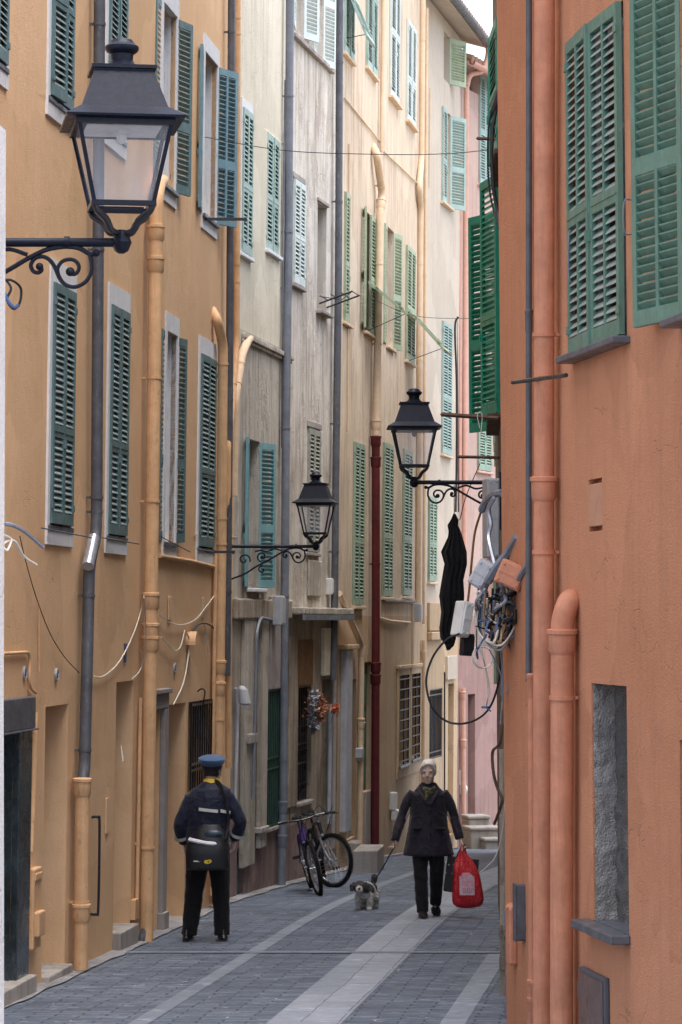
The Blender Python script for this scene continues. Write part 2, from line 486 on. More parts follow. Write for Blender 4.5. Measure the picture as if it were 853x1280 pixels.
M['slab'] = setts_mat('pale_stone_slabs', 1.25, .265, (.255, .285, .335), (.33, .36, .41), (.13, .14, .16), .006, bmp=.25, dirt=.35)
M['slab_narrow'] = setts_mat('narrow_stone_slabs', 3.0, .6, (.18, .21, .25), (.255, .29, .335), (.14, .14, .15), .006, bmp=.25)
def slabuv(o):                 # slabs run along the street: swap the texture axes
    l = o.data.uv_layers[0].data
    for d in l: d.uv = (d.uv[1], d.uv[0] + .06)
M['earth'] = plaster('bare_ground', (.2, .19, .17), (.27, .25, .23), streak=.3)

mb = MB()
ysg = [-400, -100, -30, -5, 0, 5, 10, 15, 18, 20.5] + [22 + 1.5 * i for i in range(22)] + [58, 62, 70, 80, 100, 200, 600, 2000]
xsg = [-1500, -400, -100, -30, -8, -3, 0, 3, 8, 30, 100, 400, 1500]
for y in ysg:
    for x in xsg: mb.v.append((x, y, g(y) - .02))
n_ = len(xsg)
for j in range(len(ysg) - 1):
    for i in range(n_ - 1):
        mb.f.append((j * n_ + i, j * n_ + i + 1, (j + 1) * n_ + i + 1, (j + 1) * n_ + i)); mb.m.append(0)
tag(mb.build('ground', M['earth']), kind='structure')
road = sheet('road', 3, 70, lambda y: -4.2, lambda y: 5.5, 12, .6, 0.0, M['setts'])
slab = sheet('paved_path', 14, 66, lambda y: cl(y) - .59, lambda y: cl(y) - .06, 2, .5, .004, M['slab']); slabuv(slab)
nb = sheet('paved_path', 14, 62, lambda y: cl(y) - 1.56, lambda y: cl(y) - 1.42, 1, .5, .004, M['slab_narrow']); slabuv(nb)
nb2 = sheet('paved_path', 14, 26.7, lambda y: cl(y) + .64, lambda y: cl(y) + .82, 1, .5, .004, M['slab_narrow']); slabuv(nb2)
for yc in (26.75,):
    o = sheet('paved_path', yc, yc + .17, lambda y: -2.2, lambda y: 2.2, 8, .17, .008, M['slab_narrow'])

# ------------------------------------------------------------------ walls and houses
class House:
    def __init__(s, name, label, cat, p0, s0, p1, s1, lean, ztop, mat, bands=None, depth=5.0, sgn=1):
        d0, d1 = F / s0, F / s1
        P0 = Vector(((p0 - 426.5) / s0, d0, CZ)); P1 = Vector(((p1 - 426.5) / s1, d1, CZ))
        U = (P1 - P0); s.L = U.length; U.normalize()
        inn = Vector((0, 0, 1)).cross(U)                 # horizontally into the wall
        V = (Vector((0, 0, 1)) - inn * lean).normalized()
        Y = V.cross(U)
        s.U, s.V, s.Y = U, V, Y
        s.O = P0 - V * CZ
        s.M = Matrix(((U.x, Y.x, V.x, s.O.x), (U.y, Y.y, V.y, s.O.y), (U.z, Y.z, V.z, s.O.z), (0, 0, 0, 1)))
        s.gz = g((d0 + d1) / 2) - .05
        s.root = empty(name, s.M @ Matrix.Translation((0, 0, s.gz)))
        tag(s.root, label, cat)
        s.off = Vector((0, 0, -s.gz))
        s.holes = []; s.ztop = ztop; s.mat = mat; s.bands = bands or []; s.depth = depth
        s.x0e = 0; s.x1e = s.L
        s.sides = True
    def pt(s, px, py, w=0.0):
        r = ray(px, py)
        C = Vector((0, 0, CZ)); Q = s.O + s.Y * w
        t = (Q - C).dot(s.Y) / r.dot(s.Y)
        P = C + r * t - s.O
        return P.dot(s.U), P.dot(s.V)
    def loc(s, px, py, w=0.0):
        x, z = s.pt(px, py, w)
        return Vector((x, w, z))
    def part(s, mb, name, mat, parent=None, smooth=False, loc=(0, 0, 0), rot=None):
        # mb coordinates are wall coordinates
        if parent is None:
            o = mb.build(name, mat, s.root, smooth)
            o.location = Vector(loc) + s.off
        else:
            o = mb.build(name, mat, parent, smooth)
            o.location = loc
        if rot: o.rotation_euler = rot
        return o
    def hole(s, x0, x1, z0, z1, dep): s.holes.append((x0, x1, z0, z1, dep))
    def finish(s, zbot=-3.0):
        xs = sorted(set([round(v, 4) for v in [s.x0e, s.x1e] + [h[0] for h in s.holes] + [h[1] for h in s.holes]]))
        zs = sorted(set([round(v, 4) for v in [zbot, s.ztop] + [h[2] for h in s.holes] + [h[3] for h in s.holes] + [b[0] for b in s.bands]]))
        xs = [x for x in xs if s.x0e - 1e-4 <= x <= s.x1e + 1e-4]
        # refine long spans slightly so the wall can undulate
        def refine(a, step):
            out = [a[0]]
            for v in a[1:]:
                k = int((v - out[-1]) / step)
                b0 = out[-1]
                for i in range(1, k + 1): out.append(b0 + (v - b0) * i / (k + 1))
                out.append(v)
            return out
        xs = refine(xs, .45); zs = refine([z for z in zs if zbot <= z <= s.ztop], .5)
        mats = [s.mat] + [b[1] for b in s.bands]
        mb = MB(); idx = {}
        def vid(x, z):
            k = (x, z)
            if k not in idx:
                idx[k] = len(mb.v)
                on = any(h[0] - .02 <= x <= h[1] + .02 and h[2] - .02 <= z <= h[3] + .02 for h in s.holes)
                w = 0 if on or x in (s.x0e, s.x1e) else .010 * mnoise.noise(Vector((x * .9, z * .7, s.L)))
                mb.v.append((x, w, z))
            return idx[k]
        for i in range(len(xs) - 1):
            for j in range(len(zs) - 1):
                xc, zc = (xs[i] + xs[i + 1]) / 2, (zs[j] + zs[j + 1]) / 2
                if any(h[0] < xc < h[1] and h[2] < zc < h[3] for h in s.holes): continue
                mi = 0
                for bi, (bz, bm_) in enumerate(s.bands):
                    if zc < bz: mi = bi + 1
                mb.f.append((vid(xs[i], zs[j]), vid(xs[i + 1], zs[j]), vid(xs[i + 1], zs[j + 1]), vid(xs[i], zs[j + 1]))); mb.m.append(mi)
        for (x0, x1, z0, z1, dp) in s.holes:
            mi = 0
            for bi, (bz, bm_) in enumerate(s.bands):
                if (z0 + z1) / 2 < bz: mi = bi + 1
            v = [(x0, 0, z0), (x1, 0, z0), (x1, 0, z1), (x0, 0, z1), (x0, dp, z0), (x1, dp, z0), (x1, dp, z1), (x0, dp, z1)]
            mb.add(v, [(0, 1, 5, 4), (1, 2, 6, 5), (2, 3, 7, 6), (3, 0, 4, 7), (4, 5, 6, 7)], mi)
        # sides, back, top
        D = s.depth; a, b = s.x0e, s.x1e
        v = [(a, 0, zbot), (b, 0, zbot), (b, D, zbot), (a, D, zbot), (a, 0, s.ztop), (b, 0, s.ztop), (b, D, s.ztop), (a, D, s.ztop)]
        mb.add(v, [(0, 3, 7, 4), (1, 5, 6, 2), (2, 6, 7, 3), (4, 7, 6, 5)], 0)
        me = bpy.data.meshes.new('wall')
        me.from_pydata(mb.v, [], mb.f); me.polygons.foreach_set('material_index', mb.m)
        o = mkobj('wall', me, mats, s.root); o.location = s.off
        s.wall = o
        return o

LEAF = {}
def leaf_mesh(w, h, dirn, cols, mid, pm, sm, slat_pitch=.05, th=.034, bottom_panel=0):
    key = (round(w, 2), round(h, 2), dirn, cols, mid, pm, sm, bottom_panel)
    if key in LEAF: return LEAF[key]
    mb = MB()
    st = .055 if w > .35 else .04
    rails = [0, h - .07]
    def B(x0, x1, z0, z1, y0=-th, y1=0, mi=0): mb.box(x0 * dirn, x1 * dirn, y0, y1, z0, z1, mi)
    B(0, st, 0, h); B(w - st, w, 0, h)
    B(st, w - st, 0, .09 + bottom_panel); B(st, w - st, h - .075, h)
    panels = []
    if mid:
        zm = h * mid
        B(st, w - st, zm, zm + .10)
        B(st * .6, w - st * .6, zm + .046, zm + .054, -th - .006, -th)
        panels = [(.09 + bottom_panel, zm), (zm + .10, h - .075)]
    else: panels = [(.09 + bottom_panel, h - .075)]
    xs = [(st, w - st)]
    if cols == 2:
        c = w / 2
        for (a, b) in panels: B(c - .018, c + .018, a, b)
        xs = [(st, c - .018), (c + .018, w - st)]
    rnd = random.Random(int(w * 1000 + h * 77))
    for (a, b) in panels:
        n = max(2, int((b - a) / slat_pitch))
        for k in range(n):
            zc = a + (k + .5) * (b - a) / n
            for (xa, xb) in xs:
                dz = rnd.uniform(-.003, .003) + (rnd.uniform(-.012, .012) if rnd.random() < .06 else 0); dy = rnd.uniform(-.003, .003)
                # outward edge low, inner edge high
                y0, y1 = -th + .004 + dy, -.004
                z0, z1 = zc - .021 + dz, zc + .011 + dz
                t = .009
                tl = rnd.uniform(-.012, .012) if rnd.random() < .05 else 0
                v = [(xa * dirn, y0, z0), (xb * dirn, y0, z0 + tl), (xb * dirn, y1, z1 + tl), (xa * dirn, y1, z1),
                     (xa * dirn, y0, z0 + t), (xb * dirn, y0, z0 + t + tl), (xb * dirn, y1, z1 + t + tl), (xa * dirn, y1, z1 + t)]
                mb.add(v, [(0, 3, 2, 1), (4, 5, 6, 7), (0, 1, 5, 4), (1, 2, 6, 5), (2, 3, 7, 6), (3, 0, 4, 7)], 1)
    # hinges and latch
    for zz in (.12, h - .18):
        B(-.012, .05, zz, zz + .05, -th - .008, -th + .001)
    mb.box((w - .03) * dirn, (w - .012) * dirn, -th - .014, -th, h * .32, h * .32 + .07)
    me = mb.mesh('shutter')
    me.materials.append(pm); me.materials.append(sm)
    LEAF[key] = me
    return me
def window(h, px0, px1, pyt, pyb, frame=None, sh=('sh_teal', 'sh_teal_slat'), aL=0, aR=0, sill=None, cols=1, mid=.36, dep=.16,
           leaves='LR', winmat='frame_white', flap=None, sillmat='slate', label=None, leafy=0.004, bars=True, lw=None, lintel=0, surm='surround'):
    pm_ = (pyt + pyb) / 2
    x0, zt = h.pt(px0, pyt); x1, _ = h.pt(px1, pm_); _, zb = h.pt(px0, pyb)
    x0 = h.pt(px0, pm_)[0]
    w, ht = x1 - x0, zt - zb
    h.hole(x0, x1, zb, zt, dep + .12)
    # wooden frame deep in the opening, its glass behind
    mb = MB()
    t = .045
    mb.box(0, t, dep - .03, dep + .02, 0, ht); mb.box(w - t, w, dep - .03, dep + .02, 0, ht)
    mb.box(t, w - t, dep - .03, dep + .02, 0, t); mb.box(t, w - t, dep - .03, dep + .02, ht - t, ht)
    mb.box(w / 2 - .04, w / 2 + .04, dep - .035, dep + .02, t, ht - t)
    if bars:
        for q in (.34, .67): mb.box(t, w - t, dep - .025, dep + .015, ht * q - .015, ht * q + .015)
    win = h.part(mb, 'window', M[winmat], loc=(x0, 0, zb))
    if label: win['label'] = label
    mb = MB(); mb.box(.005, w - .005, dep + .022, dep + .03, .005, ht - .005)
    h.part(mb, 'pane', M['glass'], win)
    if frame:
        l, r, tp, bt = frame
        mb = MB(); pr = .018
        mb.box(-l, 0, -pr, .05, -bt, ht + tp); mb.box(w, w + r, -pr, .05, -bt, ht + tp)
        mb.box(0, w, -pr, .05, ht, ht + tp)
        mb.box(0, w, -pr, .05, -bt, -.002)
        mb.box(-.0, .012, .05, dep, 0, ht); mb.box(w - .012, w, .05, dep, 0, ht)
        h.part(mb, 'surround', M[surm], win)
    if lintel:
        mb = MB(); mb.bbox(-.06, w + .06, -.03, .02, ht + .01, ht + lintel)
        h.part(mb, 'lintel', M[sillmat], win)
    if sill:
        mb = MB(); mb.bbox(-.07, w + .07, -sill, dep - .035, -.045, -.001, .008)
        h.part(mb, 'sill', M[sillmat], win)
    pm, sm = M[sh[0]], M[sh[1]]
    lw2 = lw or w / 2 - .003
    rr = random.Random(int(px0 * 13 + pyt))
    hs = ht - .02
    if 'L' in leaves:
        o = mkobj('shutter', leaf_mesh(lw2, hs, 1, cols, mid, pm, sm), [pm, sm], win, (0.0, -leafy, .012), (0, 0, -R(aL + rr.uniform(-.6, 2.2))))
    if 'R' in leaves:
        o = mkobj('shutter', leaf_mesh(lw2, hs, -1, cols, mid, pm, sm), [pm, sm], win, (w, -leafy, .012), (0, 0, R(aR + rr.uniform(-.6, 2.2))))
    if flap:      # tilted lower flap: (z of hinge as fraction, length, tilt deg)
        zf, ln, tl = flap
        me = leaf_mesh(w, ln, 1, 1, None, pm, sm)
        o = mkobj('shutter_flap', me, [pm, sm], win, (0, -.045, ht * zf - ln * math.cos(R(tl))), None)
        o.rotation_euler = (R(-tl) * -1, 0, 0)
        # hinge at its top edge: move so the top stays at the wall
        o.location = (0, -.045 - ln * math.sin(R(tl)), ht * zf - ln * math.cos(R(tl)))
        o.rotation_euler = (-R(tl), 0, 0)
        mb = MB()
        for xx in (.03,): mb.tube([(xx, -.02, ht * zf - ln * .95), (xx, -.045 - ln * math.sin(R(tl)) * .95, ht * zf - ln * math.cos(R(tl)) * .95)], .006, 5)
        h.part(mb, 'stay', M['iron'], win)
    return win, x0, x1, zb, zt
def pipe(h, pts, r, mat, rings=(), off=None, collar_r=1.28, name='drainpipe', n=12, sockets=()):
    off = off or (r + .04)
    P = [h.loc(p[0], p[1], -(p[2] if len(p) > 2 else off)) for p in pts]
    mb = MB()
    if len(P) > 2:
        # round the bends a little
        Q = [P[0]]
        for i in range(1, len(P) - 1):
            a, b, c = P[i - 1], P[i], P[i + 1]
            k = min(.12, (a - b).length * .45, (c - b).length * .45)
            p1 = b + (a - b).normalized() * k; p2 = b + (c - b).normalized() * k
            for t in (0, .25, .5, .75, 1): Q.append(p1 * (1 - t) ** 2 + b * 2 * t * (1 - t) + p2 * t * t)
        Q.append(P[-1])
    else: Q = P
    mb.tube(Q, r, n)
    o = h.part(mb, name, M[mat], smooth=True)
    def along(py):
        for a, b, pa, pb in zip(P, P[1:], pts, pts[1:]):
            lo, hi = sorted((pa[1], pb[1]))
            if lo <= py <= hi:
                t = (py - pa[1]) / (pb[1] - pa[1] + 1e-9)
                return a.lerp(b, t), (b - a).normalized()
        return (P[0], (P[1] - P[0]).normalized()) if py < pts[0][1] else (P[-1], (P[-1] - P[-2]).normalized())
    for py in rings:
        c, t = along(py)
        mb = MB(); mb.tube([c - t * .012, c + t * .012], r * 1.12, n)
        mb.box(c.x - .012, c.x + .012, c.y, .0, c.z - .01, c.z + .01)
        h.part(mb, 'bracket', M[mat], o, smooth=True)
    for py in sockets:
        c, t = along(py)
        if t.z > 0: t = -t
        mb = MB(); mb.tube([c - t * .085, c - t * .08, c - t * .055, c - t * .05, c + t * .05, c + t * .075], [r * 1.02, r * 1.35, r * 1.35, r * 1.22, r * 1.2, r * 1.0], n)
        h.part(mb, 'collar', M[mat], o, smooth=True)
    return o
def thing_on(h, name, label, cat, mat, px, py, mbf, w=0, group=None, smooth=False):
    """a separate thing fixed to a wall: mesh in wall axes around the point"""
    c = h.loc(px, py, w)
    mb = MB(); mbf(mb)
    o = mb.build(name, mat, None, smooth)
    o.matrix_world = h.M @ Matrix.Translation(c)
    tag(o, label, cat, group)
    return o
def door_leaf(h, x0, x1, z0, z1, y, mat, handle=True, panels=3):
    mb = MB(); w = x1 - x0
    mb.box(x0, x1, y, y + .04, z0, z1)
    for k in range(panels):
        a = z0 + .12 + k * (z1 - z0 - .2) / panels; b = a + (z1 - z0 - .2) / panels - .1
        mb.bbox(x0 + .1, x1 - .1, y - .012, y + .005, a, b, .01)
    d = h.part(mb, 'door', mat)
    if handle:
        mb = MB(); mb.ell((x0 + .07, y - .05, z0 + 1.0), .025, .03, .025); mb.tube([(x0 + .07, y - .04, z0 + 1), (x0 + .07, y, z0 + 1)], .01, 6)
        h.part(mb, 'handle', M['zinc_bright'], d, smooth=True)
    return d
def grille(h, x0, x1, z0, z1, y, mat, n=7, rails=(0, .45, .52, 1), r=.009, name='grille'):
    mb = MB()
    for i in range(n + 1):
        x = ab(x0, x1, i / n)
        mb.tube([(x, y, z0), (x, y, z1)], r, 6)
    for q in rails:
        z = ab(z0, z1, q); mb.box(x0 - .02, x1 + .02, y - .012, y + .012, z - .012, z + .012)
    return h.part(mb, name, mat)

# ================================================================= LEFT SIDE
OC = House('ochre_house', 'tall ochre rendered house with teal shutters, nearest tall facade on the left', 'house', -150, 195.6, 290, 109.5, .012, 13.6, M['ochre'])
FR = (.09, .09, .18, .16)
window(OC, -22, 8, -250, 62, FR, sill=.03)
window(OC, 63, 90, -200, 122, FR, sill=.03, aL=4)
window(OC, 134, 156, -110, 160, FR, sill=.03)
window(OC, 202, 219, 0, 228, FR, aL=176, aR=163, sill=.05, label='open window with both teal shutters folded back')
window(OC, 254, 270, 62, 268, FR, aL=172, aR=155, sill=.05, sh=('sh_blue', 'sh_blue'), cols=2)
window(OC, 62, 89, 350, 656, FR, sill=.03)
window(OC, 135, 157, 378, 669, FR, sill=.03)
window(OC, 206, 219, 412, 677, FR, aL=177, aR=166, sill=.04, label='open window with a folded back teal shutter')
window(OC, 248, 266, 440, 684, FR, sill=.03)
# ground floor openings
def opening(h, px0, px1, pyt, pyb, dep, fill=None, step=None):
    x0, zt = h.pt(px0, pyt); x1 = h.pt(px1, (pyt + pyb) / 2)[0]; zb = h.pt(px0, pyb)[1]
    x0 = h.pt(px0, (pyt + pyb) / 2)[0]
    h.hole(x0, x1, zb, zt, dep + .05)
    if fill: door_leaf(h, x0 + .002, x1 - .002, zb, zt - .002, dep - .002, M[fill])
    if step:
        mb = MB(); mb.bbox(x0 - .02, x1 + .02, -step[0], dep - .01, zb - .35, zb + step[1], .012)
        h.part(mb, 'step', M['stone_step'])
    return x0, x1, zb, zt
opening(OC, 54.5, 83, 884, 1222, .42, 'wood', (.07, .02))
opening(OC, 143.5, 165, 853, 1166, .38, 'wood', (.08, .01))
opening(OC, 207, 231, 882, 1160, .40, 'wood', (.14, .015))
x0, x1, zb, zt = opening(OC, 235, 261, 878, 1000, .16)
mb = MB(); mb.box(x0, x1, .145, .15, zb, zt); h_ = OC.part(mb, 'pane', M['glass'])
grille(OC, x0 + .02, x1 - .02, zb, zt, -.03, M['iron'], 9, (.03, .3, .36, .97), .011)
# dark marble shopfront at the left edge
x0, x1, zb, zt = opening(OC, -60, 14, 925, 1268, .5)
mb = MB(); mb.box(x0, x1, .47, .49, zb, zt); OC.part(mb, 'shop_door', M['glass'])
mb = MB(); zz = OC.pt(10, 1290)[1]
xa = OC.pt(31, 1000)[0]
mb.bbox(x1, xa, -.055, .0, zz, zt - .001, .006); mb.box(x1 - .02, x1, .0, .46, zz, zt)
OC.part(mb, 'pilaster', M['marble_dark'])
mb = MB(); mb.bbox(x0, xa + .02, -.075, 0, zt, OC.pt(20, 872)[1], .008); mb.bbox(x0, xa + .06, -.095, 0, zt - .015, zt - .002, .003)
OC.part(mb, 'lintel', M['slate'])
mb = MB(); mb.bbox(x0, xa, -.12, .45, zb - .3, zb + .02, .01); OC.part(mb, 'step', M['stone_step'])
# grey stone doorway beyond the thick pipe
xa = OC.pt(187, 1000)[0]; xb = OC.pt(204, 1000)[0]
zt = OC.pt(192, 868)[1]; zb = OC.pt(192, 1172)[1]
mb = MB(); xm = ab(xa, xb, .7)
OC.hole(xa, xm, zb, zt - .15, .4)
mb.bbox(xm, xb, -.05, 0, zb - .3, zt - .15, .01); mb.bbox(xa - .15, xb, -.05, 0, zt - .148, zt, .01)
mb.bbox(xm - .02, xb + .015, -.075, 0, zb - .3, zb + .22, .01); mb.bbox(xa - .17, xb + .03, -.08, 0, zt + .001, zt + .05, .01)
OC.part(mb, 'door_surround', M['stonegrey'])
door_leaf(OC, xa, xm, zb, zt - .15, .38, M['wood'])
mb = MB(); mb.bbox(xa - .2, xb + .1, -.2, .02, zb - .3, zb + .005, .012); OC.part(mb, 'step', M['stone_step'])
# drainpipes of the ochre house
pipe(OC, [(125, -60), (123, 300), (121, 640), (120, 672), (112, 705), (106, 960), (103, 985)], .050, 'zinc_dark', rings=(30, 312, 622, 640, 745, 938), n=14)
pipe(OC, [(117.5, 672, .1), (110, 708, .1)], .053, 'zinc_bright', off=.1)
pipe(OC, [(103, 975), (101, 1212)], .062, 'ochre_pipe', rings=(1128,), sockets=(985, 1142), off=.1, n=14)
pipe(OC, [(203, 226, -.06), (199, 230, .08), (196, 246), (189, 742), (183, 1186)], .066, 'ochre_pipe', rings=(473, 627, 1060), sockets=(292, 332, 752, 790, 806), off=.11, n=14)
pipe(OC, [(290, -60), (289, 130), (287, 500), (284, 845)], .042, 'zinc_dark', rings=(40, 500, 740), off=.08)
pipe(OC, [(297.5, -60), (297, 200), (296, 430), (291, 500), (285, 560), (286, 960)], .036, 'ochre_pipe', rings=(22, 42, 330, 352, 480, 700), off=.075)
pipe(OC, [(265, 388, -.02), (272, 400, .06), (279, 430, .09), (277, 700), (273, 960), (268, 1120)], .055, 'ochre_pipe', rings=(455, 648, 680, 900), sockets=(835, 862), off=.09)
pipe(OC, [(270, 692), (268, 820), (266, 960), (264, 1130)], .022, 'ochre_pipe', rings=(780, 890, 905, 930), off=.04)
pipe(OC, [(200, 695, .02), (238, 701, .02), (270, 709, .02)], .02, 'ochre_pipe', off=.03, name='conduit')
pipe(OC, [(4, 817), (38, 815), (36, 858), (45, 866)], .013, 'ochre_pipe', off=.02, name='conduit')
pipe(OC, [(44, 890), (41, 1000), (38, 1065)], .026, 'ochre_pipe', rings=(915, 1025), off=.04, name='gas_pipe')
pipe(OC, [(176, 872), (174, 980), (171, 1150)], .018, 'ochre_pipe', rings=(1055,), off=.03, name='gas_pipe')
pipe(OC, [(49, 750), (49, 840)], .006, 'ochre_pipe', off=.01, name='conduit')
pipe(OC, [(243, 668), (296, 671.5), (271, 974.5)][:2], .004, 'cream_pipe', off=.01, name='conduit')
# small fittings that are part of the house front
def plaque(h, px, py, r=.05):
    x, z = h.pt(px, py)
    mb = MB(); mb.tube([(x, -.012, z), (x, 0, z)], r, 20); mb.torus((x, -.012, z), r * .93, .006, 'y', 20, 6)
    o = h.part(mb, 'round_plaque', M['plastic_grey'], smooth=True)
    mb = MB()
    mb.torus((x, -.014, z), r * .42, .007, 'y', 16, 5, a0=.6, a1=5.4); mb.box(x - .006, x + .006, -.018, -.01, z - r * .6, z + r * .5)
    h.part(mb, 'emblem', M['cable_blue'], o)
for p in ((30, 841), (70, 843), (218, 835)): plaque(OC, *p)
x, z = OC.pt(156, 816); mb = MB(); mb.bbox(x - .045, x + .045, -.012, 0, z - .09, z + .09, .01); OC.part(mb, 'enamel_plaque', M['cable_blue'])
def patchpanel(h, px, pyt, pyb, w, mat, name='access_panel', pr=.012):
    x, zt = h.pt(px, pyt); zb = h.pt(px, pyb)[1]
    mb = MB(); mb.bbox(x, x + w, -pr, 0, zb, zt, .004); return h.part(mb, name, mat)
patchpanel(OC, 210, 746, 775, .2, M['ochre']); patchpanel(OC, 132, 998, 1042, .14, M['ochre']); patchpanel(OC, 163, 1125, 1150, .2, M['ochre_pipe'], pr=.05)
patchpanel(OC, 252, 747, 772, .14, M['cream_pipe'])
# shutter stays (thin iron rods under the sills)
for (a, b, y0_, y1_) in ((52, 114, 660, 672), (128, 174, 672, 680), (196, 238, 668, 690), (246, 268, 686, 690)):
    pipe(OC, [(a, y0_, .03), (b, y1_, .10)], .006, 'zinc_dark', off=.05, name='shutter_stay', n=5)
# black bars standing out from the wall
def bar(h, px0, px1, py, d, label, mat='iron', r=.016, py1=None):
    a = at(px0, py, d); b = at(px1, py1 or py, d)
    mb = MB(); mb.box(0, (b - a).length, -r * .4, r * .4, -r, r)
    mb.box(.01, .03, -r * .9, r * .9, -r * 1.7, r * 1.7); mb.box((b - a).length - .03, (b - a).length - .01, -r * .9, r * .9, -r * 1.7, r * 1.2)
    o = mb.build('clothes_bar', M[mat]); tag(o, label, 'bar', 'iron bars standing out from the walls')
    o.location = a; o.rotation_euler = (0, -math.asin((b.z - a.z) / (b - a).length), 0)
    return o
bar(OC, 250, 309, 274, 31.4, 'black iron clothes bar under the blue grey open shutter of the ochre house')
bar(OC, 236, 294, 690, 31.8, 'black iron clothes bar beneath the last closed shutters of the ochre house', r=.014)
OC.finish()

# uneven cement strip where the paving meets the left hand walls
M['cement'] = plaster('cement_strip', (.24, .235, .24), (.36, .355, .36), (.12, .115, .11), .7, bmp=.9)
def strip(pts, name='pavement_edge'):
    mb = MB(); n = len(pts)
    for (x, y, w) in pts:
        for q in (-.25, w): mb.v.append((x + q, y, g(y) + (.012 if q > 0 else .03)))
    for i in range(n - 1):
        mb.f.append((2 * i, 2 * i + 1, 2 * i + 3, 2 * i + 2)); mb.m.append(0)
    return tag(mb.build(name, M['cement']), kind='structure')
rq = random.Random(11)
def wallx(d):
    for (a, sa, b_, sb) in ((-150, 195.6, 290, 109.5), (290, 109.5, 359, 99.5), (359, 99.5, 423, 91.2), (423, 91.2, 526, 74.6), (526, 74.6, 573, 69)):
        d0, d1 = F / sa, F / sb
        if d <= d1:
            t = (d - d0) / (d1 - d0); return ab((a - 426.5) / sa, (b_ - 426.5) / sb, t) - .03
    return 2.1
strip([(wallx(y), y, .12 + .09 * abs(mnoise.noise(Vector((y * 1.3, 0, 3)))) + rq.uniform(0, .03)) for y in [19 + .3 * i for i in range(115)]])
# nearer white house, only its far end is in view
WH = House('white_house', 'white rendered wall end at the left edge carrying the nearest lantern', 'house', -300, 485, 5.5, 335, .0, CZ + 617 / 336.0, M['white_render'], depth=3)
mb = MB(); mb.box(WH.L - .3, WH.L + 1.5, .66, 1.6, 0, 7.5); WH.part(mb, 'wing', M['white_render'])
WH.finish()

# cream house above a brown shop front
CR = House('cream_house', 'narrow cream house over a brown shop front, beyond the ochre house', 'house', 290, 109.5, 359, 99.5, .010, 13.7, M['cream'],
           bands=[(CR_z, M['greyplaster']) for CR_z in (CZ + (775 - 425) / 104.0,)] + [(CZ + (775 - 752) / 104.0, M['brownstone']), (.75, M['redbase'])])
window(CR, 301, 313, 132, 316, (.05, .05, .1, .0), sh=('sh_mint', 'sh_mint'), sill=.05, sillmat='surround', mid=.42)
window(CR, 334, 349, 164, 312, None, sh=('sh_mint', 'sh_mint'), sill=.05, sillmat='surround', mid=.4, leafy=-.03)
window(CR, 311, 324, 548, 735, None, sh=('sh_turq', 'sh_turq'), aL=168, aR=163, sill=.10, sillmat='surround', mid=.38, lw=.42, winmat='sh_grey',
       label='window with weathered left shutter and turquoise right shutter')
mb = MB(); a = CR.pt(302, 416); b = CR.pt(355, 436)
mb.bbox(a[0], CR.L, -.06, 0, a[1] - .06, a[1], .01); mb.bbox(a[0], CR.L, -.035, 0, a[1] - .10, a[1] - .062, .01); CR.part(mb, 'cornice', M['greyplaster'])
# shop front: projecting band, pilasters, green grille
zc = CR.pt(300, 748)[1]
mb = MB(); mb.bbox(0, CR.L, -.07, 0, zc - .24, zc, .02); CR.part(mb, 'fascia', M['brownstone'])
def pil(h, pa, pb, pyt, pyb, pr, mat, name='pilaster'):
    xa = h.pt(pa, (pyt + pyb) / 2)[0]; xb = h.pt(pb, (pyt + pyb) / 2)[0]; zt = h.pt(pa, pyt)[1]; zb = h.pt(pa, pyb)[1]
    mb = MB(); mb.bbox(xa, xb, -pr, 0, zb, zt, .01); return h.part(mb, name, mat)
pil(CR, 300, 315, 772, 1085, .05, M['greyplaster']); pil(CR, 321, 329, 770, 1060, .06, M['greyplaster'])
pil(CR, 335, 349, 745, 862, .05, M['stonegrey'], 'panel')
pil(CR, 303, 313, 918, 930, .10, M['stone_step'], 'ledge'); pil(CR, 318, 328, 1035, 1042, .09, M['stone_step'], 'ledge')
x0, x1, zb, zt = opening(CR, 331, 350, 862, 1036, .15)
mb = MB(); mb.box(x0, x1, .12, .13, zb, zt); CR.part(mb, 'pane', M['glass'])
grille(CR, x0 + .02, x1 - .02, zb + .02, zt - .02, -.02, M['greeniron'], 8, (0, .42, .5, 1), .012)
mb = MB(); mb.bbox(x0 - .04, x1 + .04, -.05, .02, zb - .05, zb, .01); CR.part(mb, 'sill', M['stone_step'])
x0, x1, zb, zt = opening(CR, 296, 305, 1062, 1125, .12)
mb = MB(); mb.box(x0, x1, .05, .07, zb, zt); CR.part(mb, 'cellar_hatch', M['bluegrey_pipe'])
pipe(CR, [(363, -60), (361, 280), (358, 500), (356, 760), (354, 1005), (352, 1108)], .052, 'bluegrey_pipe', rings=(120, 290, 535, 745, 950), sockets=(1010, 1052), off=.085)
pipe(CR, [(357, 100), (354, 300), (353, 560)], .014, 'bluegrey_pipe', rings=(180, 360), off=.03, name='conduit')
pipe(CR, [(340, 775), (326, 772), (321, 790), (319, 900), (316, 1000)], .02, 'bluegrey_pipe', off=.09, name='conduit')
pipe(CR, [(295, 860), (297, 900), (294, 1010)], .02, 'pale_pipe', off=.04, name='conduit')
pipe(CR, [(314, 424, -.05), (311, 424, .05), (303, 442, .08), (294, 500, .08), (292, 620)], .05, 'cream_pipe', rings=(455, 480), off=.08, name='drainpipe')
CR.finish()

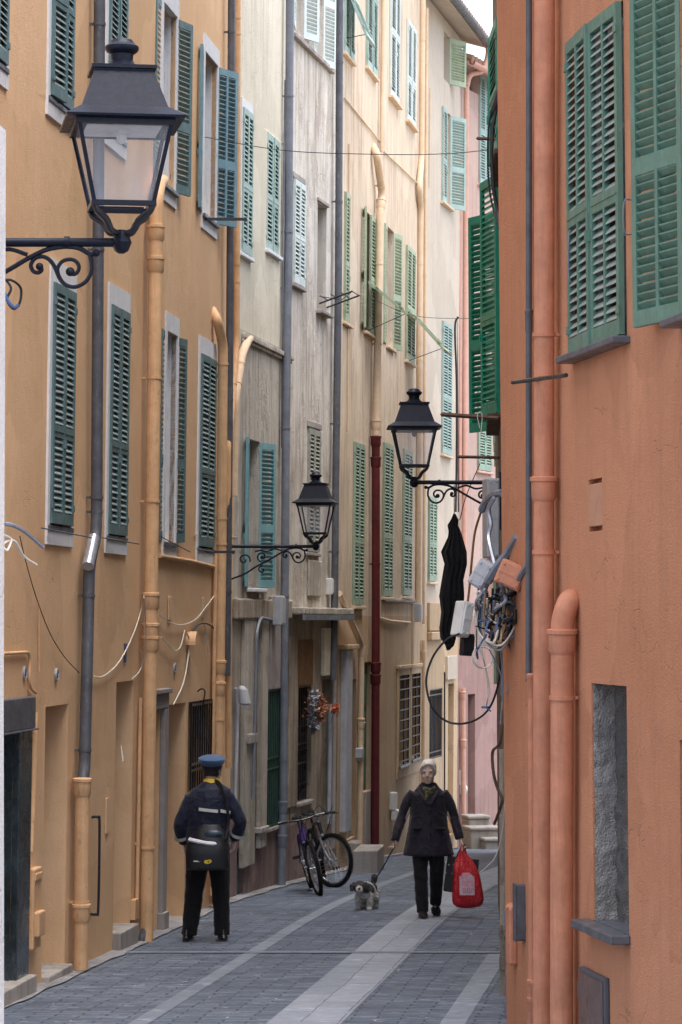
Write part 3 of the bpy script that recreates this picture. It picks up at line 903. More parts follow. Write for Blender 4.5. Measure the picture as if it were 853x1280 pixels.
# weathered lilac grey house
GR = House('weathered_house', 'tall stained pale grey house with flaking plaster and a wreath on its door', 'house', 359, 99.5, 423, 91.2, .010, 13.7, M['lilac'],
           bands=[(CZ - (765 - 775) / 95.0 * 1.0, M['brownstone']), (.4, M['redbase'])])
window(GR, 371, 381, -120, 40, None, sh=('sh_white', 'sh_white'), aL=170, aR=158, mid=.45, sill=None, winmat='frame_white', lw=.36)
window(GR, 397, 405, -95, 76, None, sh=('sh_white', 'sh_white'), aL=175, aR=162, mid=.45, sill=None, lw=.34)
x0, z0 = GR.pt(365, 40); x1, z1 = GR.pt(414, 98)
mb = MB(); mb.bbox(x0, x1, -.06, 0, z0 - .06, z0, .01); GR.part(mb, 'ledge', M['stonegrey'])
window(GR, 365, 378, 222, 354, None, sh=('sh_white', 'sh_white'), sill=.06, mid=.4, leafy=.012, sillmat='stonegrey', lintel=.08)
window(GR, 397, 408, 252, 388, None, leaves='', sill=.10, sillmat='stonegrey', dep=.3, winmat='stonegrey', bars=False, lintel=.06)
window(GR, 384, 398, 534, 690, None, sh=('sh_grey', 'sh_grey'), sill=.04, mid=.4, sillmat='stonegrey', leafy=.0, lintel=.09)
pil(GR, 384, 400, 700, 745, .03, M['greyplaster'], 'panel')
# corrugated canopy and doorway
z = GR.pt(362, 768)[1]
mb = MB(); mb.bbox(.02, GR.L, -.22, 0, z + .0, z + .09, .015)
GR.part(mb, 'canopy', M['greyplaster'])
mb = MB(); n = 34
for i in range(n):
    xx = ab(.03, GR.L - .02, i / (n - 1)); mb.box(xx - .022, xx + .022, -.235, -.2, z - .07, z - .001)
GR.part(mb, 'fringe', M['zinc'])
x0, x1, zb, zt = opening(GR, 371, 389, 860, 1004, .2)
mb = MB(); mb.box(x0, x1, .17, .18, zb, zt); GR.part(mb, 'pane', M['dark'])
gr_ = grille(GR, x0 + .02, x1 - .02, zb, zt, .06, M['iron'], 8, (0, .33, .5, 1), .009)
mb = MB()
for k in range(7):
    for q in (.12, .42, .62):
        xx = ab(x0 + .06, x1 - .06, k / 6); zz = ab(zb, zt, q)
        mb.torus((xx, .05, zz), .05, .006, 'y', 14, 5, a0=0, a1=4.6)
GR.part(mb, 'scroll', M['iron'], gr_)
GR_DOOR = (x0, x1, zb, zt)
pil(GR, 360, 371, 795, 1010, .02, M['brownstone'], 'pilaster'); pil(GR, 371, 389, 800, 858, .03, M['wood'], 'panel')
pil(GR, 401, 411, 785, 845, .06, M['cream'], 'panel')
mb = MB(); mb.bbox(x0 - .05, x1 + .05, -.05, .05, zb - .05, zb - .001, .01); GR.part(mb, 'sill', M['stone_step'])
x0, x1, zb, zt = opening(GR, 402, 414, 850, 1060, .35, 'sh_grey')
pipe(GR, [(425, -60), (423.5, 330), (420, 600), (418.5, 760), (416, 850)], .05, 'zinc_dark', rings=(78, 252, 530, 690), off=.09)
pipe(GR, [(413, 880), (411, 1030)], .03, 'pale_pipe', off=.04)
pipe(GR, [(418, 845), (416, 1060)], .035, 'stonegrey', off=.05)
GR.finish()
# ------------------------------------------------------------------ beige house
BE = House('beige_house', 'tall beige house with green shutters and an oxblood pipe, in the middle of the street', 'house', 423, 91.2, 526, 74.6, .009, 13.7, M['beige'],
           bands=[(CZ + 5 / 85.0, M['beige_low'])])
G2 = ('sh_green', 'sh_green'); SG = ('sh_sage', 'sh_sage'); MW = ('sh_white', 'sh_white'); MI = ('sh_mint', 'sh_mint')
window(BE, 430, 441, -120, 66, None, sh=MI, sill=.06, sillmat='cream_pipe', mid=.4, flap=(.42, .7, 22))
window(BE, 458, 470, -100, 84, None, sh=MI, sill=.06, sillmat='cream_pipe', mid=.5)
window(BE, 487, 498, -55, 120, None, sh=MW, sill=.08, sillmat='cream_pipe', mid=.45)
window(BE, 508, 518, 22, 150, None, sh=MW, sill=.08, sillmat='cream_pipe', mid=.38)
window(BE, 430, 438, 238, 402, None, sh=SG, aL=0, aR=172, sill=.05, sillmat='cream_pipe', leaves='L', mid=.4)
window(BE, 456, 467, 262, 414, None, sh=SG, aL=168, aR=0, sill=.06, sillmat='cream_pipe', mid=.42, flap=(.40, .75, 50), lw=.45,
       label='window with tilted out lower shutter flap and one leaf folded back')
window(BE, 484, 492, 282, 432, None, sh=SG, aL=174, aR=168, sill=.05, sillmat='cream_pipe', mid=.42, lw=.42, leaves='LR')
window(BE, 507, 517, 305, 450, None, sh=SG, sill=.06, sillmat='cream_pipe', mid=.42, flap=(.42, .85, 42))
window(BE, 441, 453, 551, 757, None, sh=G2, sill=.06, sillmat='cream_pipe', mid=.36)
window(BE, 478, 489, 552, 746, None, sh=G2, sill=.05, sillmat='cream_pipe', mid=.36)
window(BE, 503, 513, 560, 745, None, sh=G2, sill=.05, sillmat='cream_pipe', mid=.36)
pipe(BE, [(480, -60), (477, 190)], .03, 'cream_pipe', rings=(), off=.05)
pipe(BE, [(465, 182, -.03), (471, 192, .09), (478, 240, .10), (475, 270, .09), (473, 400), (470, 545)], .058, 'cream_pipe', rings=(232, 330, 430), sockets=(256, 532), off=.09)
pipe(BE, [(470, 545), (470, 800), (469, 1064)], .062, 'red_pipe', rings=(705,), sockets=(552, 578, 835, 850), off=.095, n=14)
pipe(BE, [(437, 180), (435, 540)], .012, 'cream_pipe', off=.02, name='conduit')
pipe(BE, [(424, 742, .1), (446, 792, .1), (452, 806, .1), (451, 900, .1), (450, 1064, .1)], .045, 'cream_pipe', rings=(), sockets=(815, 905), off=.1)
pipe(BE, [(431, 122, .02), (476, 178, .02)], .012, 'cream_pipe', off=.02, name='conduit')
pipe(BE, [(481, 190, .02), (525, 232, .02)], .012, 'cream_pipe', off=.02, name='conduit')
pipe(BE, [(475, 772, .02), (488, 776, .03), (513, 778, .02)], .016, 'cream_pipe', off=.02, name='conduit')
pipe(BE, [(516, 755), (516, 830)], .02, 'cream_pipe', off=.03, name='conduit')
mb = MB(); a = BE.pt(478, 748); b = BE.pt(516, 760)
mb.bbox(a[0], b[0], -.05, 0, a[1] - .05, a[1], .01); BE.part(mb, 'ledge', M['stonegrey'])
# ground floor
pil(BE, 425, 432.5, 812, 1040, .09, M['pale_pipe'], 'pilaster')
x0, x1, zb, zt = opening(BE, 435, 445, 850, 1050, .35, 'sh_grey')
pil(BE, 423, 437, 806, 812, .14, M['beige_low'], 'ledge')
x0, x1, zb, zt = opening(BE, 455, 463, 828, 990, .06, 'greendoor')
pil(BE, 455, 464, 990, 1060, .03, M['stonegrey'], 'panel')
for (pa, pb, yt, yb) in ((495, 510, 845, 958), (510.5, 524, 843, 950)):
    xa = BE.pt(pa + 1.5, 900)[0]; xb = BE.pt(pb - 1, 900)[0]; zt = BE.pt(pa, yt)[1]; zb = BE.pt(pa, yb)[1]
    BE.hole(xa, xb, zb, zt, .22)
    mb = MB(); mb.box(xa, xb, .18, .2, zb, zt); w_ = BE.part(mb, 'window', M['dark'])
    mb = MB(); fr = .05
    mb.bbox(xa - .09, xa, -.04, .0, zb - .1, zt + .1, .01); mb.bbox(xb, xb + .07, -.04, 0, zb - .1, zt + .1, .01); mb.bbox(xa - .12, xb + .1, -.06, 0, zt + .1, zt + .16, .01)
    mb.bbox(xa, xb, -.04, 0, zt, zt + .1, .005); s_ = BE.part(mb, 'surround', M['beige_low'], w_)
    mb = MB(); mb.bbox(xa - .03, xb + .03, -.07, .17, zb - .05, zb - .001, .01); BE.part(mb, 'sill', M['slate'], w_)
    gg = MB()
    for i in range(3):
        x = ab(xa + .04, xb - .04, i / 2); gg.box(x - .012, x + .012, -.04, -.02, zb, zt)
    for i in range(9):
        z = ab(zb + .06, zt - .06, i / 8); gg.box(xa, xb, -.045, -.035, z - .01, z + .01)
    BE.part(gg, 'grille', M['cable_black'], w_)
pil(BE, 495, 524, 958, 975, .03, M['beige_low'], 'panel')
BE.finish()
def stone_step(name, label, px0, px1, pyb, hgt, deep, s_along=None, yaw=.14):
    a = gpt(px0, pyb); b = gpt(px1, pyb)
    w = (b - a).length
    mb = MB(); mb.bbox(0, w, 0, deep, -.3, hgt, .018)
    o = mb.build(name, M['stone_step'], None); o.location = a; o.rotation_euler = (0, 0, -yaw)
    tag(o, label, 'step')
    return o
stone_step('stone_step', 'large rough stone step block at the foot of the oxblood pipe', 441, 472, 1091, .30, 1.1, yaw=.10)
o = stone_step('stone_step', 'higher pale stone step behind the bicycle with the silver fork', 424, 445, 1086, .52, .8, yaw=.10)
o.location += Vector((-.1, 1.0, 0))

# ------------------------------------------------------------------ ivory house
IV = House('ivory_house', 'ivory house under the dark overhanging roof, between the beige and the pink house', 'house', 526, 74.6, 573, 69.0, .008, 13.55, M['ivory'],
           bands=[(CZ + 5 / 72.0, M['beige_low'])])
window(IV, 555, 562, 38, 98, None, sh=('sh_sage', 'sh_sage'), aR=150, sill=None, leaves='R', lw=.5, mid=None, bars=False)
window(IV, 552, 563, 132, 252, None, sh=('sh_mint', 'sh_mint'), aL=0, aR=150, sill=.08, sillmat='cream_pipe', lw=.45, mid=.4, label='window with pale green leaves swung open')
window(IV, 552, 563, 400, 567, None, sh=MI, sill=.06, sillmat='cream_pipe', mid=.4)
window(IV, 535, 544, 620, 727, None, sh=G2, sill=.06, sillmat='cream_pipe', mid=.4)
pipe(IV, [(529, -60), (527, 200), (524, 235, .12), (526, 260), (524, 500), (523, 760)], .052, 'cream_pipe', rings=(50, 205, 330, 450, 640), off=.08)
pipe(IV, [(534, 10), (532, 300), (530, 780)], .028, 'cream_pipe', rings=(80, 165, 310, 345, 500), off=.05)
pipe(IV, [(530, 800), (529, 1040)], .035, 'cream_pipe', rings=(910,), sockets=(820,), off=.05)
pipe(IV, [(538, 110), (537, 235)], .01, 'cream_pipe', off=.02, name='conduit')
# ground floor: balcony slab, grilled window, door
mb = MB(); a = IV.pt(534, 790); b = IV.pt(552, 800)
mb.bbox(a[0], b[0], -.09, 0, a[1] - .14, a[1], .015); mb.bbox(a[0], b[0] - .1, -.05, 0, a[1] + .02, a[1] + .5, .01); IV.part(mb, 'ledge', M['beige_low'])
x0, x1, zb, zt = opening(IV, 537, 553, 862, 950, .2)
mb = MB(); mb.box(x0, x1, .1, .12, zb, zt); IV.part(mb, 'pane', M['slate'])
grille(IV, x0, x1, zb + .02, zt - .01, .02, M['iron'], 10, (0, .08, .92, 1), .01)
x0, x1, zb, zt = opening(IV, 560, 567, 855, 1045, .45, 'beige_low' if 'beige_low' in M else None)
pipe(IV, [(556, 840), (556, 1000)], .014, 'iron', off=.03, name='conduit')
pil(IV, 557, 568, 820, 850, .05, M['ivory'], 'panel')
# roof with a deep eave, tiles, gutter and down pipe
zt = IV.ztop
def roof(h, x0, x1, ztop, over, mats, tilt=.28, run=3.4):
    mb = MB()
    n = int((x1 - x0) / .11)
    # soffit and deck
    v = [(x0, -over, ztop - .02), (x1, -over, ztop - .02), (x1, run, ztop + tilt * (run + over)), (x0, run, ztop + tilt * (run + over)),
         (x0, -over, ztop + .06), (x1, -over, ztop + .06), (x1, run, ztop + .08 + tilt * (run + over)), (x0, run, ztop + .08 + tilt * (run + over))]
    mb.add(v, [(0, 3, 2, 1), (4, 5, 6, 7), (0, 1, 5, 4), (1, 2, 6, 5), (2, 3, 7, 6), (3, 0, 4, 7)], 0)
    r = h.part(mb, 'roof', mats[0])
    mb = MB()
    k = int((x1 - x0) / .2)
    for i in range(k):
        x = x0 + (i + .5) * (x1 - x0) / k
        pts = [(x, -over - .06, ztop + .09), (x, run, ztop + .09 + tilt * (run + over + .06))]
        mb.tube(pts, .085, 8)
    h.part(mb, 'tiles', mats[1], r, smooth=True)
    mb = MB()
    m = 10
    vs_ = []
    for xx in (x0 - .02, x1 + .05):
        for j in range(m + 1):
            a = PI + PI * j / m
            vs_.append((xx, -over - .07 + .075 * math.cos(a), ztop + .03 + .075 * math.sin(a)))
        for j in range(m, -1, -1):
            a = PI + PI * j / m
            vs_.append((xx, -over - .07 + .068 * math.cos(a), ztop + .032 + .068 * math.sin(a)))
    c = 2 * (m + 1)
    fs = [(j, (j + 1) % c, c + (j + 1) % c, c + j) for j in range(c)] + [tuple(range(c)), tuple(range(c, 2 * c))]
    mb.add(vs_, fs); h.part(mb, 'gutter', mats[2], r)
    return r
rf = roof(IV, -.2, IV.L + .55, zt - .02, .36, (M['ivory'], M['roof_tile'], M['zinc_dark']))
mb = MB()
xx = IV.L + .35
mb.tube(bez([(xx, -.43, zt + .0), (xx, -.43, zt - .22), (xx - .1, -.35, zt - .5), (xx - .3, -.15, zt - .62), (xx - .42, -.1, zt - .85)], 6), .055, 10)
mb.tube([(xx - .42, -.1, zt - .85), (xx - .36, -.1, zt - 9.5)], .05, 10)
o = IV.part(mb, 'drainpipe', M['pink_pipe'], smooth=True)
IV.finish()
for h in ():
    pass
# ------------------------------------------------------------------ pink house
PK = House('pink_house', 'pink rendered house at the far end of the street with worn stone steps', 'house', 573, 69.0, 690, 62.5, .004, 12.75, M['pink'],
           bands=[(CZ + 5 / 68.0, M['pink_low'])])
window(PK, 598.5, 612, 92, 230, None, sh=('sh_mint', 'sh_mint'), sill=.05, sillmat='pink_pipe', mid=.45)
window(PK, 597, 613, 470, 588, None, sh=G2, sill=.06, sillmat='pink_pipe', mid=.4)
window(PK, 606, 620, 695, 772, None, sh=('sh_grey', 'sh_grey'), leaves='', sill=None, winmat='pink_pipe')
opening(PK, 585, 594, 868, 1022, .5, 'dark')
rf = roof(PK, -.35, PK.L, PK.ztop + .3, .28, (M['pink'], M['roof_tile'], M['pink_pipe']), .3)
pipe(PK, [(579, 860), (580, 1045)], .045, 'pink_pipe', rings=(), sockets=(870, 930), off=.07)
pipe(PK, [(576, 150), (575, 620)], .03, 'pink_pipe', rings=(300, 500), off=.05)
pipe(PK, [(570.5, 396, .08), (571, 410, .06), (573, 640)], .02, 'rust', off=.05, name='conduit')
for (px, pyt, pyb, w) in ((588, 380, 395, .16), (588, 424, 440, .16), (590, 500, 520, .14)): patchpanel(PK, px, pyt, pyb, w, M['pink_pipe'])
PK.finish()
for (lab, px0, px1, pyt, h0, dy, dp) in (('topmost worn stone step below the dark door of the pink house', 586, 602, 1020, .52, .30, .5),
                                     ('middle worn stone step in front of the pink house', 589, 622, 1040, .32, -.2, .6),
                                     ('lowest worn stone step beside the right hand wall at the pink house', 607, 640, 1058, .13, -.5, .4)):
    s = 69.5
    a = at(px0, 1060, 52.4 + dy); b = at(px1, 1060, 52.4 + dy + .3)
    mb = MB(); L_ = (b - a).length
    mb.bbox(0, L_, 0, dp, -.4, h0, .025)
    mb.bbox(-.02, L_ + .02, -.03, dp, h0, h0 + .06, .02)
    o = mb.build('stone_step', M['stone_step']); o.location = (a.x, a.y, g(a.y)); o.rotation_euler = (0, 0, .2)
    tag(o, lab, 'step')

# ================================================================= RIGHT SIDE
OR = House('orange_house', 'orange rendered house filling the right side, with sea green shutters', 'house', 628.5, 179, 1150, 300, .008, 9.9, M['orange'], depth=6)
SE = ('sh_sea', 'sh_sea_slat')
window(OR, 717, 782, 52, 446, None, sh=SE, sill=.11, cols=2, mid=.40, dep=.15, leafy=.012)
window(OR, 852, 925, -70, 400, None, sh=('sh_sea', 'sh_sea'), aL=167, aR=171, sill=.12, cols=2, mid=.42, label='window with a wide shutter leaf folded back against the wall', lw=.62)
x0, x1, zb, zt = opening(OR, 741, 785, 854, 1150, .17)
M['niche_shade'] = plaster('shaded_rough_cement', (.10, .09, .085), (.17, .155, .145), (.05, .045, .04), .6, bmp=1.6)  # darker copy of the rough cement, the niche's shade put into its colour
# rough cement lined niche: jambs narrower at the top
def rough_sheet(P0, eu, ev, nn, nu, nv, amp, seed):
    mb = MB()
    for side in (0, 1):
        for i in range(nu + 1):
            for j in range(nv + 1):
                p = P0 + eu * (i / nu) + ev * (j / nv)
                k = amp * (mnoise.noise(p * 9 + Vector((seed, 0, 0))) + .6 * mnoise.noise(p * 24) + .5) if not side else -.02
                mb.v.append(tuple(p + nn * k))
    W_ = nv + 1; O2 = (nu + 1) * W_
    for i in range(nu):
        for j in range(nv):
            a = i * W_ + j
            mb.f.append((a, a + 1, a + W_ + 1, a + W_)); mb.m.append(0)
            mb.f.append((O2 + a, O2 + a + W_, O2 + a + W_ + 1, O2 + a + 1)); mb.m.append(0)
    return mb
OR.part(rough_sheet(Vector((x0, .15, zb)), Vector((x1 - x0, 0, 0)), Vector((0, 0, zt - zb)), Vector((0, -1, 0)), 24, 90, .022, 4), 'niche_back', M['niche_shade'], smooth=True)
OR.part(rough_sheet(Vector((x0 + .018, .006, zb)), Vector((0, .15, 0)), Vector((0, 0, zt - zb - .003)), Vector((1, 0, 0)), 12, 90, .016, 9), 'jamb', M['roughcement'], smooth=True)
mb = MB(); mb.bbox(x0 - .10, x1 + .03, -.12, -.001, zb - .05, zb + .004, .008); mb.box(x0 + .003, x1 - .003, -.004, .16, zb + .001, zb + .006); OR.part(mb, 'sill', M['slate'])
# vent panel
x0, z1_ = OR.pt(736, 600); z0_ = OR.pt(736, 665)[1]; x1 = OR.pt(753, 630)[0]
OR.hole(x0, x1, z0_, z1_, .06)
mb = MB(); mb.bbox(x0 + .004, x1 - .004, -.004, .05, z0_ + .03, z1_ - .03, .004); OR.part(mb, 'vent_cover', M['brownstone'] if False else paint('dusty_orange_cover', (.47, .24, .15), .8, .1, .2))
# arched opening at the right edge
x0, x1, zb, zt = opening(OR, 851, 930, 925, 1140, .3)
mb = MB(); mb.box(x0, x1, .25, .3, zb, zt); OR.part(mb, 'pane', M['dark'])
# metal hatch
x0, zt = OR.pt(730, 1207); x1 = OR.pt(762, 1240)[0]
mb = MB(); mb.bbox(x0, x1, -.03, 0, zt - .75, zt, .006); hh = OR.part(mb, 'meter_hatch', M['rust'] if False else M['zinc_dark'])
mb = MB(); mb.bbox(x0 - .05, x0, -.035, 0, zt - .2, zt - .1, .004); mb.bbox(x0 + .02, x1 - .03, -.038, -.03, zt - .73, zt - .03, .003)
OR.part(mb, 'hatch_door', paint('brown_metal', (.12, .085, .08), .4, .2, .5), hh)
pipe(OR, [(681, -80), (680, 610), (679, 1290)], .066, 'orange_pipe', rings=(418, 690), sockets=(612,), off=.10, n=18)
pipe(OR, [(719, 748, -.06), (711, 752, .06), (703, 776, .10), (702, 1300, .10)], .072, 'orange_pipe', rings=(872,), sockets=(803,), off=.10, n=18)
pipe(OR, [(661.5, -60), (661, 852)], .021, 'slate', rings=(), sockets=(402,), off=.035)
pipe(OR, [(665, 850), (666, 1290)], .028, 'orange_pipe', sockets=(858, 1240, 1262), off=.04)
pipe(OR, [(671, 1235), (672, 1300)], .03, 'orange_pipe', sockets=(1243,), off=.045)
pipe(OR, [(641, 478, .16), (708, 469, .16)], .014, 'iron', off=.1, name='iron_bar', n=6)
for (px, py0, py1) in ((715.5, 290, 350), (785, 250, 292)):
    mb = MB()
    a = OR.loc(px, py0, -.03); b = OR.loc(px, py1, -.03)
    mb.tube(bez([a + Vector((0, .03, 0)), a + Vector((0, -.02, -.01)), b + Vector((0, -.02, .01)), b + Vector((0, .03, 0))], 4), .006, 6)
    OR.part(mb, 'shutter_stay', M['zinc'])
OR.finish()
thing_on(OR, 'meter_box', 'narrow black metal box on the orange wall left of the thin pipe', 'meter box', M['slate'], 656, 1140,
         lambda mb: (mb.bbox(-.03, .05, -.07, 0, -.19, .19, .01), mb.bbox(-.036, .056, -.075, -.068, -.195, .195, .003)), 0)
thing_on(OR, 'meter_box', 'orange painted box low on the orange wall near its corner', 'meter box', M['orange_pipe'], 645, 1165,
         lambda mb: (mb.bbox(-.06, .06, -.06, 0, -.22, .17, .015), mb.loft([(0, -.03, .17, .07, .045), (0, -.03, .2, .03, .02)], 4)), 0)

# rough stone house beyond the corner, seen at a grazing angle
ST = House('stone_house', 'rough rubble walled house with emerald shutters just past the orange corner', 'house', 620.5, 112.0, 636.5, 178.0, .004, 12.0, M['rubble'], depth=5)
EM = ('sh_emerald', 'sh_emerald')
window(ST, 622.5, 625.3, 248, 545, None, sh=EM, aL=150, aR=14, sill=.12, mid=.38, sillmat='rust', dep=.15, label='window with an emerald leaf folded back beyond it', lw=.58)
window(ST, 624.0, 626.5, 60, 235, None, sh=EM, aL=3, aR=3, sill=.06, mid=.4, sillmat='rust')
def stpipe(d, off, z0, z1, r, mat, cols=()):
    x = (33.0 - d) / 12.2 * ST.L
    mb = MB(); mb.tube([(x, -off, z0), (x, -off, z1)], r, 12)
    o = ST.part(mb, 'drainpipe', M[mat], smooth=True)
    for z in cols:
        mb = MB(); mb.tube([(x, -off, z - .05), (x, -off, z + .05)], r * 1.25, 12); ST.part(mb, 'collar', M[mat], o, smooth=True)
stpipe(22.4, -.0, 3.9, 9.0, .035, 'slate')
stpipe(21.5, .0, -.3, 2.15, .035, 'bluegrey_pipe', (.85, .2))
stpipe(23.0, .03, -.3, 2.0, .03, 'brownstone', (.6, .35))
ST.finish()

# unseen house added behind it on the right to keep the far end in shade
FH = House('shading_house', 'plain house out of sight behind the stone house, added to shade the far end', 'house', 624.5, 76.0, 623.5, 109.0, .004, 8.0, M['beige'], depth=5)
for dd in (46, 42, 38):
    for zz in (2.2, 5.4):
        x = (F / 76.0 - dd); FH.hole(x, x + .95, zz, zz + 1.8, .25)
        mb = MB(); mb.box(0, .95, .2, .22, 0, 1.8); wn_ = FH.part(mb, 'window', M['glass'], loc=(x, 0, zz))
        lm = leaf_mesh(.47, 1.78, 1, 1, .4, M['sh_green'], M['sh_green']); mkobj('shutter', lm, M['sh_green'], wn_, (0, -.004, .01), (0, 0, -R(172)))
        lm = leaf_mesh(.47, 1.78, -1, 1, .4, M['sh_green'], M['sh_green']); mkobj('shutter', lm, M['sh_green'], wn_, (.95, -.004, .01), (0, 0, R(172)))
FH.finish()
# ------------------------------------------------------------------ street lamps
def spiral(cx, cz, r0, r1, a0, a1, n=26):
    return [(cx + ab(r0, r1, i / n) * math.cos(ab(a0, a1, i / n)), 0, cz + ab(r0, r1, i / n) * math.sin(ab(a0, a1, i / n))) for i in range(n + 1)]
glassmat, nt, b = newmat('lamp_glass')
b.inputs['Base Color'].default_value = (.86, .88, .92, 1); b.inputs['Roughness'].default_value = .25
b.inputs['Transmission Weight'].default_value = .0
tr = nt.nodes.new('ShaderNodeBsdfTransparent'); tr.inputs[0].default_value = (.97, .97, .98, 1)
ms = nt.nodes.new('ShaderNodeMixShader')
vv = coords(nt, (1, 1, .5))
fc = ramp(nt, noise(nt, vv, 5, 4, .6), [(.3, .03), (.75, .12)])
nt.links.new(fc, ms.inputs[0]); nt.links.new(tr.outputs[0], ms.inputs[1]); nt.links.new(b.outputs[0], ms.inputs[2])
nt.links.new(ms.outputs[0], nt.nodes['Material Output'].inputs[0])
M['lampglass'] = glassmat
def street_lamp(label, arm, yaw, arm_dir, px, py, d, first=None):
    """origin at the hub; arm runs along +x (arm_dir=1) or -x"""
    root = empty('street_lamp', loc=at(px, py, d))
    tag(root, label, 'street lamp', 'wall mounted street lanterns')
    E = M['lampblack']; sg = arm_dir
    mb = MB()
    # hub: faceted knob
    mb.loft([(0, 0, -.045, .012, .012), (0, 0, -.035, .028, .028), (0, 0, -.0, .042, .042), (0, 0, .032, .03, .03), (0, 0, .05, .02, .02)], 8)
    mb.build('hub', E, root)
    mb = MB(); mb.tube([(.02 * sg, 0, 0), (arm * sg, 0, 0)], .0185, 12)
    mb.tube([(.21 * sg, 0, 0), (.232 * sg, 0, 0)], .025, 12); mb.tube([((arm - .06) * sg, 0, 0), ((arm - .04) * sg, 0, 0)], .027, 12)
    mb.box((arm - .012) * sg, (arm + .01) * sg, -.05, .05, -.42, .09)
    mb.build('bracket_arm', E, root, True)
    mb = MB()
    k = (arm - .1) / .85
    def sc(pts, r): mb.tube([(p[0] * sg, p[1], p[2]) for p in pts], r, 6)
    # big curl below the arm, flowing back to the wall
    q_ = lambda L: [(x, 0, z) for x, z in L]
    sc(bez(q_([(.129, -.048), (.121, -.085), (.124, -.125), (.145, -.16), (.186, -.181), (.225, -.172), (.25, -.145), (.27, -.10), (.292, -.07), (.318, -.058), (.348, -.064), (.366, -.09), (.358, -.115), (.338, -.123), (.322, -.112), (.331, -.096)]), 5), .0085)
    sc(bez(q_([(.209, -.119), (.192, -.13), (.176, -.118), (.172, -.095), (.188, -.074), (.212, -.069), (.240, -.078), (.257, -.103), (.256, -.128), (.248, -.147)]), 5), .008)
    sc(bez(q_([(.10, -.045), (.129, -.046), (.17, -.024), (.219, -.017), (.27, -.022), (.32, -.036), (.39, -.072), (.45, -.108), (.56, -.17), (.68, -.235), (.80 if arm > .8 else arm - .03, -.31), (arm, -.38)]), 6), .010)
    sc([Vector(p) for p in spiral(.60, -.115, .014, .058, R(340), R(340 - 420))], .0085)
    sc(bez([(.38, 0, -.05), (.46, 0, -.028), (.54, 0, -.055), (.62, 0, -.045), (.68, 0, -.06)], 6), .0085)
    if arm > .8:
        sc([Vector(p) for p in spiral(.80, -.15, .014, .07, R(160), R(160 + 400))], .0085); sc([Vector(p) for p in spiral(.60, -.26, .01, .045, R(100), R(100 + 360))], .0075)
    for (cx, cz, r) in ((.102, -.043, .016), (.207, -.119, .019), (.331, -.098, .016), (.60, -.115, .016)): mb.ell((cx * sg, 0, cz), r, r, r, 10, 6)
    mb.build('scrollwork', M['lampblack'], root, True)
    # lantern
    ln = empty('lantern'); ln.parent = root; ln.rotation_euler = (0, 0, yaw)
    zb, zt_ = .143, .463; wb, wt = .118, .185
    mb = MB()
    for sx in (-1, 1):
        for sy in (-1, 1):
            mb.tube([(wb * sx, wb * sy, zb), (wt * sx, wt * sy, zt_)], .0115, 4, up=(1, 1, 0))
    def sq(w, z, t, hgt):
        for s_ in (-1, 1):
            mb.box(-w - t, w + t, s_ * w - t, s_ * w + t, z, z + hgt); mb.box(s_ * w - t, s_ * w + t, -w + t, w - t, z, z + hgt)
    sq(wb, zb - .008, .012, .02); sq(wt, zt_ - .012, .014, .026)
    mb.box(-.09, .09, -.008, .008, zb - .006, zb + .002)
    mb.build('frame', E, ln)
    for i in range(4):
        mb = MB(); w0, w1 = wb - .008, wt - .008
        z0, z1 = zb + .012, zt_ - .012
        f0, f1 = wb - .002, wt - .002
        v = [(-w0, -f0, z0), (w0, -f0, z0), (w1, -f1, z1), (-w1, -f1, z1), (-w0, -f0 + .004, z0), (w0, -f0 + .004, z0), (w1, -f1 + .004, z1), (-w1, -f1 + .004, z1)]
        mb.add(v, [(0, 3, 2, 1), (4, 5, 6, 7), (0, 1, 5, 4), (1, 2, 6, 5), (2, 3, 7, 6), (3, 0, 4, 7)])
        mb.build('glass_pane', M['lampglass'], ln, rot=(0, 0, i * PI / 2))
    # hood: flared skirt then steep sides, plate, finial
    mb = MB()
    def sqr(w, z): return [(-w, -w, z), (w, -w, z), (w, w, z), (-w, w, z)]
    prof = [(.18, .470), (.236, .478), (.238, .486), (.192, .515), (.172, .528), (.118, .682), (.118, .688)]
    v = []; fs = []
    for (w, z) in prof: v += sqr(w, z)
    for i in range(len(prof) - 1):
        for j in range(4): fs.append((i * 4 + j, i * 4 + (j + 1) % 4, i * 4 + 4 + (j + 1) % 4, i * 4 + 4 + j))
    fs.append((3, 2, 1, 0)); n0 = (len(prof) - 1) * 4; fs.append((n0, n0 + 1, n0 + 2, n0 + 3))
    mb.add(v, fs); mb.box(-.131, .131, -.131, .131, .689, .703)
    for i in range(5): mb.ell((-.17 + .085 * i, -.198, .497), .005, .005, .005, 6, 4)
    mb.build('hood', E, ln)
    mb = MB()
    mb.loft([(0, 0, .703, .078, .078), (0, 0, .712, .078, .078), (0, 0, .722, .058, .058), (0, 0, .74, .045, .045), (0, 0, .765, .047, .047), (0, 0, .775, .062, .062),
             (0, 0, .785, .069, .069), (0, 0, .797, .069, .069), (0, 0, .806, .056, .056), (0, 0, .812, .05, .05), (0, 0, .824, .042, .042), (0, 0, .831, .02, .02)], 22)
    mb.build('finial', E, ln, True)
    mb = MB(); mb.tube([(0, 0, .44), (0, 0, .47)], .03, 10); mb.ell((0, 0, .43), .022, .022, .03); mb.box(-.15, .15, -.15, .15, .452, .458)
    mb.build('lamp_holder', M['plastic_white'], ln, True)
